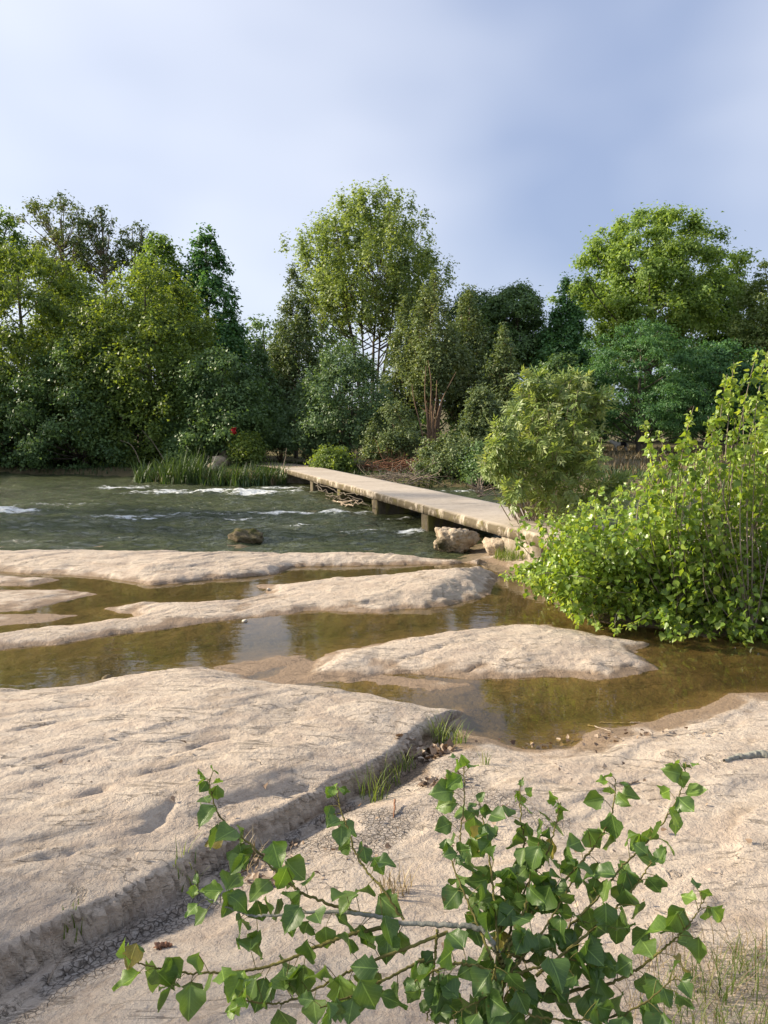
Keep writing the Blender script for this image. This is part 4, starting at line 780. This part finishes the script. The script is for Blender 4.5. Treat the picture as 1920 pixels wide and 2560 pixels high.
# dead leaves
def litter(label, px, py, rx_, ry_, n, seed, z=.2, size=.035):
    r = np.random.default_rng(seed); c = P(px, py, z); p = disc(c[0], c[1], rx_, ry_, n, r, hz); p[:, 2] += .018 + r.uniform(0, .02, n)
    v, f, k = leaf_cloud(p, rand_unit(n, r) * .7 + np.array([0, 0, .8]), rand_unit(n, r), size * r.uniform(.5, 1.4, n), KITE)
    tag(link('leaf_litter', make_mesh('leaf_litter', v - c, f, M['dead_leaf'], False, {'tint': np.repeat(r.uniform(0, 1, n), k)}), None, tuple(c)), label, 'dead leaves', None, 'stuff')
litter('pile of dry dead leaves at the foot of the slab corner', 1062, 1848, .20, .14, 90, 601, size=.05)
litter('dead leaves gathered in a hollow behind the shrub', 1100, 1950, .13, .08, 60, 602)
litter('scattered dead leaves on the pale rock ground', 1350, 2050, 1.3, 1.2, 60, 603, .3, .028)
litter('scattered crumbs and dead leaves along the slab foot', 720, 2110, .5, .25, 60, 604, .25, .025)
litter('rusty dead leaves and roots behind the shrub branch', 660, 2160, .18, .1, 45, 605, .25, .035)
litter('few brown leaves lying on the big slab', 500, 1950, 1.2, .9, 26, 606, .35, .03)
litter('leaf crumbs along the edge of the right pool', 1480, 1850, .9, .12, 60, 607, .1, .03)
# sticks and drift
def stick(name, label, pts, r0, r1, mat, cat='stick', group=None, sides=6):
    pts = smooth_line(np.array(pts), 24); pts[1:-1] += np.random.default_rng(len(label)).normal(0, r0 * .35, (len(pts) - 2, 3)); v, f = tube_np(pts, np.linspace(r0, r1, len(pts)), sides)
    return tag(link(name, make_mesh(name, v - pts[0], f, M[mat], True), None, tuple(pts[0])), label, cat, group)
def gp(px, py, z=.2, dz=.008):
    c = P(px, py, z)
    for _ in range(4): c = P(px, py, hz(c[0], c[1]))
    return (c[0], c[1], hz(c[0], c[1]) + dz)
stick('bark_strip', 'strip of brown bark on the ground left of the shrub leaf', [gp(390, 2372), gp(410, 2368), gp(428, 2366)], .012, .006, 'rust_twig')
stick('dry_twig', 'thin dry twig lying in the gutter at lower left', [gp(118, 2450), gp(140, 2420), gp(165, 2390), gp(200, 2365)], .004, .002, 'twig')
stick('dry_twig', 'straight twig at the edge of the right pool', [gp(1470, 1815), gp(1500, 1822), gp(1528, 1832)], .006, .004, 'twig')
stick('dry_twig', 'dark twig half in the right pool under the whaleback hump', [gp(1500, 1808, .1), gp(1550, 1810, .1), gp(1600, 1808, .1)], .006, .004, 'twig')
stick('dry_twig', 'pale curved twig on the rock right of the shrub tips', [gp(1550, 1958), gp(1575, 1961), gp(1595, 1956)], .008, .005, 'twig')
stick('dead_leaf', 'long curled brown leaf standing on the cracked grey mud', [gp(983, 2045, dz=.0), gp(986, 2030, dz=.015), gp(987, 2012, dz=.03)], .003, .006, 'rust_twig', 'leaf')
stick('driftwood', 'weathered grey driftwood stub at the right edge of the rock ground', [gp(1810, 1905), gp(1850, 1895), gp(1900, 1890), gp(1960, 1900)], .012, .035, 'grey_stem')
r = np.random.default_rng(77)
def tangle(name, label, c, ext, n, L, rad, mat, seed, dirx=None, cat='driftwood', up=.3):
    r = np.random.default_rng(seed); tb = Tubes(); c = np.asarray(c, float)
    for i in range(n):
        p0 = c + r.uniform(-1, 1, 3) * ext; d = unit(rand_unit(1, r)[0] * np.array([1, .6, .35]) + (np.asarray(dirx) if dirx is not None else 0)); d[2] = d[2] * .6 + up * r.uniform(-.3, 1)
        l = L * r.uniform(.4, 1.2); p2 = p0 + d * l; mid = (p0 + p2) / 2 + rand_unit(1, r)[0] * l * .14; ln = bez(p0, mid, p2, 7); ln[:, 2] = np.maximum(ln[:, 2], .02); w = rad * r.uniform(.4, 1.2); tb.add(ln, np.linspace(w, w * .3, 7), 5)
        for q in range(2):
            e = ln[r.integers(3, 6)] ; e2 = e + unit(d + rand_unit(1, r)[0] * .8) * l * .3; e2[2] = max(e2[2], .02); tb.add(bez(e, (e + e2) / 2 + .02 * l, e2, 4), np.linspace(w * .5, w * .15, 4), 4)
    return tag(link(name, tb.mesh(name, M[mat], c), None, tuple(c)), label, cat)
c = P(985, 1185, .35); tangle('brush_pile', 'rusty brown heap of dead brushwood on the bank behind the bridge', (c[0], c[1] + .4, .55), (.95, .5, .3), 170, 1.3, .022, 'rust_twig', 801, (.3, 0, -.1), 'brushwood')
c = P(1010, 1200, .3); tangle('brush_pile', 'greyish dead twigs fanned out below the rusty heap', (c[0], c[1], .35), (1.0, .4, .22), 90, 1.4, .018, 'twig', 802, (-.5, 0, .0), 'brushwood', .1)
q = b0 + bd * bline(985) + bn * (BW + .25); tangle('root_tangle', 'pale dried root tangle caught on the far edge of the deck', (q[0] + .3, q[1] + .2, DECK + .05), (.12, .12, .12), 26, .6, .016, 'twig', 803, (.1, 0, .5), 'driftwood', .4)
q = b0 + bd * bline(1130) + bn * (BW + .3); tangle('root_tangle', 'thin curled dry twigs beyond the deck beside the ash bush', (q[0] + .4, q[1], DECK - .1), (.3, .2, .1), 12, .7, .012, 'twig', 804, (.5, 0, .3), 'driftwood', .4)
# driftwood jam under the bridge
jam = thing('driftwood_jam', (*(b0 + bd * (t_p2 + .4)), 0.0), 'bare branches jammed against the bridge pier above the water', 'driftwood'); j0 = np.array(jam.location)
for i, pl in enumerate([[(762, 1250), (800, 1247), (850, 1255), (892, 1254)], [(772, 1256), (820, 1252), (878, 1262)], [(800, 1264), (850, 1266), (905, 1258)], [(785, 1205), (815, 1235), (850, 1250), (920, 1262)], [(790, 1215), (840, 1240), (900, 1250)], [(800, 1212), (860, 1232), (925, 1258)], [(815, 1246), (870, 1235), (915, 1240)]]):
    zs = [.10, .13, .06, .3, .28, .26, .2][i]; w = [.05, .035, .04, .02, .018, .016, .022][i]; pts = smooth_line([PY(px, py, b0[1] + bd[1] * bline(px) - .25 - .05 * i) for px, py in pl], 16); pts[1:] += np.random.default_rng(i).normal(0, .035, (len(pts) - 1, 3))
    v, f = tube_np(pts, np.linspace(w, w * .35, len(pts)), 6); link('branch', make_mesh('branch', v - j0, f, M['twig'] if i < 3 else M['bark'], True), jam)
# tall thin bare stalks over the reeds and pale suckers in the willow
for i, (a, b_, c_) in enumerate([((352, 1160), (330, 1115), (300, 1100)), ((410, 1150), (385, 1110), (355, 1075)), ((520, 1170), (505, 1110), (470, 1060)), ((700, 1190), (712, 1150), (716, 1120))]):
    stick('bare_stalk', ['leaning bare stalk farthest left over the reeds', 'long bare stalk leaning left over the dark reeds', 'tall bare stalk rising from the middle reeds', 'thin bare stalk beside the bridge end'][i], [PY(*a, 37.6), PY(*b_, 37.6), PY(*c_, 37.6)] if i < 3 else [PY(*a, 33.6), PY(*b_, 33.6), PY(*c_, 33.6)], .02, .008, 'twig', 'stalk', 'bare stalks over the reeds')
dead = thing('dead_willow', PY(1075, 1125, 35), 'cluster of bare reddish willow stems rising behind the brush pile', 'shrub'); d0 = np.array(dead.location); d0[2] = float(land(np.array(d0[0]), np.array(d0[1]))) - .1; dead.location = d0
for i, pl in enumerate([[(1070, 1130), (1068, 1050), (1062, 985), (1065, 915)], [(1078, 1130), (1082, 1060), (1090, 1000), (1092, 950)], [(1085, 1130), (1090, 1060), (1105, 1000), (1140, 930)], [(1066, 1130), (1050, 1060), (1035, 1000), (1030, 960)], [(1080, 1130), (1075, 1060), (1078, 960), (1070, 900)], [(1020, 1125), (1012, 1080), (1000, 1045), (985, 1020)]]):
    pts = smooth_line([np.array([d0[0] + .1 * (i - 2), d0[1], d0[2]])] + [PY(px, py, 35 + .1 * i) for px, py in pl], 16); v, f = tube_np(pts, np.linspace(.055, .014, len(pts)), 6); link('stem', make_mesh('stem', v - d0, f, M['red_stem'], True), dead)
# red scrap in the bushes
c = PY(583, 1077, 37.2)
def plain(name, col, rough=.8):
    t = NT(name); n = t.noise(12, 4, .6); return t.done(t.bsdf(t.mix(n, tuple(x * .7 for x in col), col), rough, .2))
M['red'] = plain('red_cloth', (.55, .03, .04))
vs_ = []; 
for i in range(9):
    for j in range(9): vs_.append((.30 * (i / 8 - .5) + .03 * math.sin(j), .06 * math.sin(i * 1.3) + .05 * math.cos(j * 1.1), .32 * (j / 8 - .5)))
ii = (np.arange(8)[:, None] * 9 + np.arange(8)[None, :]); o = link('red_cloth', make_mesh('red_cloth', vs_, np.stack([ii, ii + 1, ii + 10, ii + 9], -1).reshape(-1, 4), M['red'], True), None, tuple(c)); so = o.modifiers.new('thick', 'SOLIDIFY'); so.thickness = .02
tag(o, 'small red cloth caught in the dark leaves above the reeds', 'cloth')

# ------------------------------------------------------------------ dog on the meadow
def dog():
    Yd = 52.0; c = PY(1552, 1133, Yd); z = float(land(np.array(c[0]), np.array(c[1]))); 
    root = thing('dog', (c[0], c[1], z), 'white and black dog standing sideways in the dry meadow grass', 'dog')
    import bmesh
    J = [(.0, 0, .52), (-.22, 0, .50), (-.42, 0, .52), (-.55, 0, .62), (-.66, 0, .70), (-.80, 0, .66), (.22, 0, .54), (.36, 0, .52), (.47, 0, .42), (.50, 0, .28)]
    E = [(0, 1), (1, 2), (2, 3), (3, 4), (4, 5), (0, 6), (6, 7), (7, 8), (8, 9)]; R_ = [.15, .165, .15, .10, .105, .05, .15, .11, .035, .02]
    for s in (-1, 1):
        k = len(J); J += [(-.36, .10 * s, .40), (-.38, .10 * s, .22), (-.36, .10 * s, .03)]; E += [(2, k), (k, k + 1), (k + 1, k + 2)]; R_ += [.075, .045, .04]
        k = len(J); J += [(.30, .10 * s, .40), (.26, .10 * s, .28), (.38, .10 * s, .17), (.35, .10 * s, .03)]; E += [(7, k), (k, k + 1), (k + 1, k + 2), (k + 2, k + 3)]; R_ += [.085, .055, .04, .04]
        k = len(J); J += [(-.62, .07 * s, .80)]; E += [(4, k)]; R_ += [.03]
    me = bpy.data.meshes.new('body'); me.from_pydata([Vector(j) for j in J], E, []); o = link('body', me, root); m = o.modifiers.new('skin', 'SKIN'); me.skin_vertices.new(name='') if not me.skin_vertices else None
    for i, sv in enumerate(me.skin_vertices[0].data): sv.radius = (R_[i], R_[i]); sv.use_root = (i == 0)
    o.modifiers.new('sub', 'SUBSURF').levels = 2; o.modifiers['sub'].render_levels = 2
    t = NT('dog_fur'); sx = t.n.new('ShaderNodeSeparateXYZ'); t.l.new(t.tc.outputs['Object'], sx.inputs[0]); n = t.noise(6, 3, .6)
    x = t.math('ADD', sx.outputs[0], t.math('MULTIPLY', t.math('SUBTRACT', n, .5), .15)); c1 = t.ramp(t.math('ADD', x, .5), [(.42, (.55, .52, .48)), (.44, (.03, .028, .03)), (.82, (.03, .028, .03)), (.84, (.5, .48, .44))]); c1 = t.mix(t.ramp(sx.outputs[2], [(.30, 1.0), (.34, 0.0)]), c1, (.5, .47, .42))
    me.materials.append(t.done(t.bsdf(c1, .9, .1))); return root
dog()

# ------------------------------------------------------------------ foreground poplar shrub
def leaf_mesh(seed, mat):
    r = np.random.default_rng(seed); nr, nc = 10, 7; u = np.array([0, .03, .09, .18, .3, .45, .62, .8, .92, 1.])
    w = np.interp(u, [0, .03, .09, .18, .3, .45, .62, .8, .92, 1], [.02, .2, .36, .47, .52, .49, .37, .2, .08, 0]); vs_ = []; uvs = []
    asym = r.uniform(-.05, .05); fold = r.uniform(.05, .7); curl = r.uniform(-.5, .9); wavy = r.uniform(.03, .10); ph = r.uniform(0, 6)
    notch = [(r.integers(2, 7), r.integers(0, 2)) for _ in range(r.integers(0, 3))]
    for i in range(nr):
        for j in range(nc):
            s = (j / (nc - 1) - .5) * 2; ww = w[i] * (1 + .09 * ((i + j) % 2 - .5) * (abs(s) > .9)) + (asym * s if 1 < i < 7 else 0)
            for ni, sd2 in notch:
                if i == ni and (s > 0) == bool(sd2) and abs(s) > .3: ww *= .7
            x = s * ww; y = u[i] + .0; zz = fold * abs(x) * .8 - curl * (u[i] - .2) ** 2 * .6 + wavy * math.sin(9 * u[i] + ph + 2 * s) * abs(s); back = -.10 * abs(s) * (1 - u[i]) ** 6 if i == 0 else 0
            vs_.append((x, y + back, zz)); uvs.append((.5 + s * .5 * min(1, w[i] * 2 + .05), u[i]))
    ii = (np.arange(nr - 1)[:, None] * nc + np.arange(nc - 1)[None, :]); f = np.stack([ii, ii + 1, ii + nc + 1, ii + nc], -1).reshape(-1, 4)
    return make_mesh('leaf', np.array(vs_), f, M[mat], True, None, None, np.array(uvs))
LM_old = [leaf_mesh(900 + i, 'leaf_old') for i in range(12)]; LM_young = [leaf_mesh(930 + i, 'leaf_young') for i in range(5)]; LM_yel = [leaf_mesh(950, 'leaf_yellow'), leaf_mesh(951, 'leaf_yellow')]
def arr(px, Y0, Y1): 
    n = len(px); return [PY(x, y, Y0 + (Y1 - Y0) * i / (n - 1)) for i, (x, y) in enumerate(px)]
# each stem: pixels from tip to root, depth at tip and root, thickness at root, leaf scale
ST = [([(495, 2228), (523, 2247), (570, 2269), (622, 2287), (658, 2291), (757, 2281), (900, 2283), (1010, 2307), (1110, 2312), (1203, 2325), (1250, 2390)], 1.78, 1.6, .0075, 1.0),
      ([(318, 2392), (335, 2403), (391, 2419), (451, 2432), (542, 2432), (638, 2423), (718, 2399), (797, 2365), (880, 2335), (1000, 2312)], 1.62, 1.66, .0055, 1.05),
      ([(590, 2498), (606, 2500), (678, 2510), (741, 2496), (837, 2448), (900, 2417), (1010, 2372), (1120, 2330)], 1.5, 1.62, .0045, 1.0),
      ([(527, 1945), (524, 1964), (544, 2033), (590, 2080), (642, 2126), (683, 2172), (718, 2204), (764, 2236), (860, 2272), (950, 2292)], 1.95, 1.68, .0045, 1.0),
      ([(842, 1970), (851, 2022), (868, 2068), (891, 2138), (926, 2190), (955, 2219), (1010, 2300)], 1.9, 1.66, .004, .8),
      ([(1160, 1905), (1160, 2010), (1151, 2097), (1174, 2161), (1203, 2230), (1244, 2317), (1244, 2381), (1238, 2450), (1215, 2560)], 2.05, 1.55, .0065, 1.0),
      ([(1715, 1905), (1707, 1964), (1683, 2016), (1643, 2074), (1591, 2132), (1545, 2178), (1504, 2236), (1420, 2320), (1330, 2400), (1255, 2470)], 1.95, 1.56, .006, .85),
      ([(1539, 1947), (1533, 2022), (1510, 2080), (1469, 2138), (1423, 2190), (1336, 2277), (1284, 2334), (1250, 2400)], 1.98, 1.6, .005, .9),
      ([(1300, 1965), (1302, 2045), (1310, 2115), (1284, 2190), (1261, 2265), (1249, 2352), (1240, 2440)], 2.0, 1.62, .0045, .9),
      ([(1402, 2005), (1388, 2068), (1365, 2138), (1320, 2210), (1285, 2300), (1255, 2400)], 2.0, 1.64, .004, .85),
      ([(1762, 2245), (1735, 2294), (1701, 2334), (1649, 2381), (1597, 2421), (1539, 2453), (1423, 2479), (1365, 2488), (1307, 2468), (1261, 2421), (1246, 2387)], 1.6, 1.55, .006, 1.0),
      ([(1067, 2554), (1075, 2500), (1081, 2450), (1088, 2390), (1093, 2323)], 1.5, 1.62, .004, .9),
      ([(1200, 2010), (1215, 2090), (1228, 2180), (1240, 2290), (1244, 2381)], 2.0, 1.58, .004, .85),
      ([(1640, 2130), (1600, 2200), (1530, 2280), (1450, 2350), (1340, 2440)], 1.75, 1.56, .0045, .95),
      ([(1690, 2440), (1620, 2500), (1540, 2540), (1430, 2550), (1330, 2540), (1260, 2520)], 1.45, 1.5, .0045, .95),
      ([(1120, 2130), (1150, 2210), (1190, 2300), (1230, 2400)], 1.8, 1.56, .004, .9),
      ([(1440, 2180), (1400, 2260), (1340, 2350), (1270, 2440)], 1.75, 1.55, .004, 1.0),
      ([(1010, 2470), (1080, 2430), (1150, 2410), (1235, 2430)], 1.5, 1.54, .004, 1.0),
      ([(1500, 2400), (1430, 2400), (1340, 2420), (1255, 2450)], 1.6, 1.54, .004, 1.0),
      ([(1130, 2540), (1180, 2510), (1220, 2490), (1240, 2470)], 1.45, 1.52, .004, 1.0),
      ([(1350, 2090), (1330, 2180), (1310, 2280), (1270, 2380)], 1.85, 1.58, .004, .95),
      ([(800, 2520), (880, 2490), (960, 2450), (1060, 2400)], 1.45, 1.58, .004, 1.0)]
base = PY(1250, 2620, 1.5); gz = hz(base[0], base[1]) if base[1] > .4 else .5
shrub = thing('poplar_shrub', (base[0], base[1], gz), 'leafy young poplar shrub in the foreground with broad green leaves', 'shrub'); s0 = np.array(shrub.location)
r = np.random.default_rng(321); tbp = Tubes(); nodes = []
for si, (px, Y0, Y1, w, sc) in enumerate(ST):
    pts = arr(px, Y0, Y1)
    if si in (5, 14, 6, 19): pts.append(np.array([base[0] + r.normal(0, .03), base[1] + r.normal(0, .03), gz - .03]))
    ln = smooth_line(pts, 12 * len(pts)); ln[2:-2] += r.normal(0, .0012, (len(ln) - 4, 3)); seg = np.linalg.norm(np.diff(ln, axis=0), axis=1); cum = np.concatenate([[0], np.cumsum(seg)]); L = cum[-1]
    rad = np.interp(cum, [0, .1 * L, L], [.0012, .0018, w * .9]); v, f = tube_np(ln, rad, 6); o = link('branch', make_mesh('branch', v - s0, f, M['grey_stem'] if si == 0 else M['green_stem'], True), shrub)
    s = .004; k = 0
    while s < L * (.80 if si > 4 else .72):
        nodes.append((np.array([np.interp(s, cum, ln[:, q]) for q in range(3)]), unit(np.array([np.interp(s + .01, cum, ln[:, q]) - np.interp(s, cum, ln[:, q]) for q in range(3)])), s, sc * (.42 + .58 * min(1, (s + .01) / .10)), k)); s += (.010 if s < .04 else .0215) * r.uniform(.75, 1.3); k += 1
    if si == 0: pass
r.shuffle(nodes) if False else None
print('shrub nodes', len(nodes))
leaf_v = []; leaf_objs = []
order = sorted(range(len(nodes)), key=lambda i: nodes[i][2] < .012)
rest_v = []; rest_f = []; nrest = 0; rest_uv = []
toward = np.array([-.25, -.55, .5])
for cnt, i in enumerate(order):
    p, tg_, s, sc, k = nodes[i]; sd2 = rand_unit(1, r)[0]; sd2 = unit(sd2 - (sd2 @ tg_) * tg_); pl = .045 * sc * r.uniform(.6, 1.25)
    e = p + (sd2 * .8 - tg_ * .35 + np.array([0, 0, .15])) * pl
    tbp.add(bez(p, (p + e) / 2 + np.array([0, 0, .12 * pl]), e, 4), .0009, 4)
    young = s < .045; size = .060 * sc * r.uniform(.75, 1.12)
    nrm = toward + rand_unit(1, r)[0] * (1.05 if not young else 1.1); al = sd2 * .45 + np.array([0, 0, -.8]) * (0.9 if not young else -.3) + rand_unit(1, r)[0] * .45
    Rm = frames(nrm[None], al[None])[0]
    me = (LM_young if (young or r.uniform() < .08) else LM_old)[r.integers(0, 5 if young else 12) if (young) else 0] if young else (LM_yel[r.integers(0, 2)] if r.uniform() < .025 else (LM_young[r.integers(0, 5)] if r.uniform() < .10 else LM_old[r.integers(0, 12)]))
    if cnt < 300:
        o = link('leaf', me, shrub); from mathutils import Matrix
        Mx = Matrix(((*[float(q) for q in Rm[0] * size], float(e[0] - s0[0])), (*[float(q) for q in Rm[1] * size], float(e[1] - s0[1])), (*[float(q) for q in Rm[2] * size], float(e[2] - s0[2])), (0, 0, 0, 1))); o.matrix_basis = Mx
    else:
        mv = np.empty(len(me.vertices) * 3, np.float32); me.vertices.foreach_get('co', mv); mv = mv.reshape(-1, 3) @ (Rm * size).T + e - s0
        fl = np.array([list(q.vertices) for q in me.polygons]); rest_v.append(mv); rest_f.append(fl + nrest); nrest += len(mv)
        ul = np.zeros((len(mv), 2)); 
        for lp in me.loops: ul[lp.vertex_index] = me.uv_layers[0].data[lp.index].uv[:]
        rest_uv.append(ul)
tag(link('petioles', tbp.mesh('petioles', M['green_stem'], s0), shrub), kind='stuff')
if rest_v:
    o = link('foliage', make_mesh('foliage', np.concatenate(rest_v), np.concatenate(rest_f), M['leaf_old'], True, None, None, np.concatenate(rest_uv)), shrub); tag(o, kind='stuff')
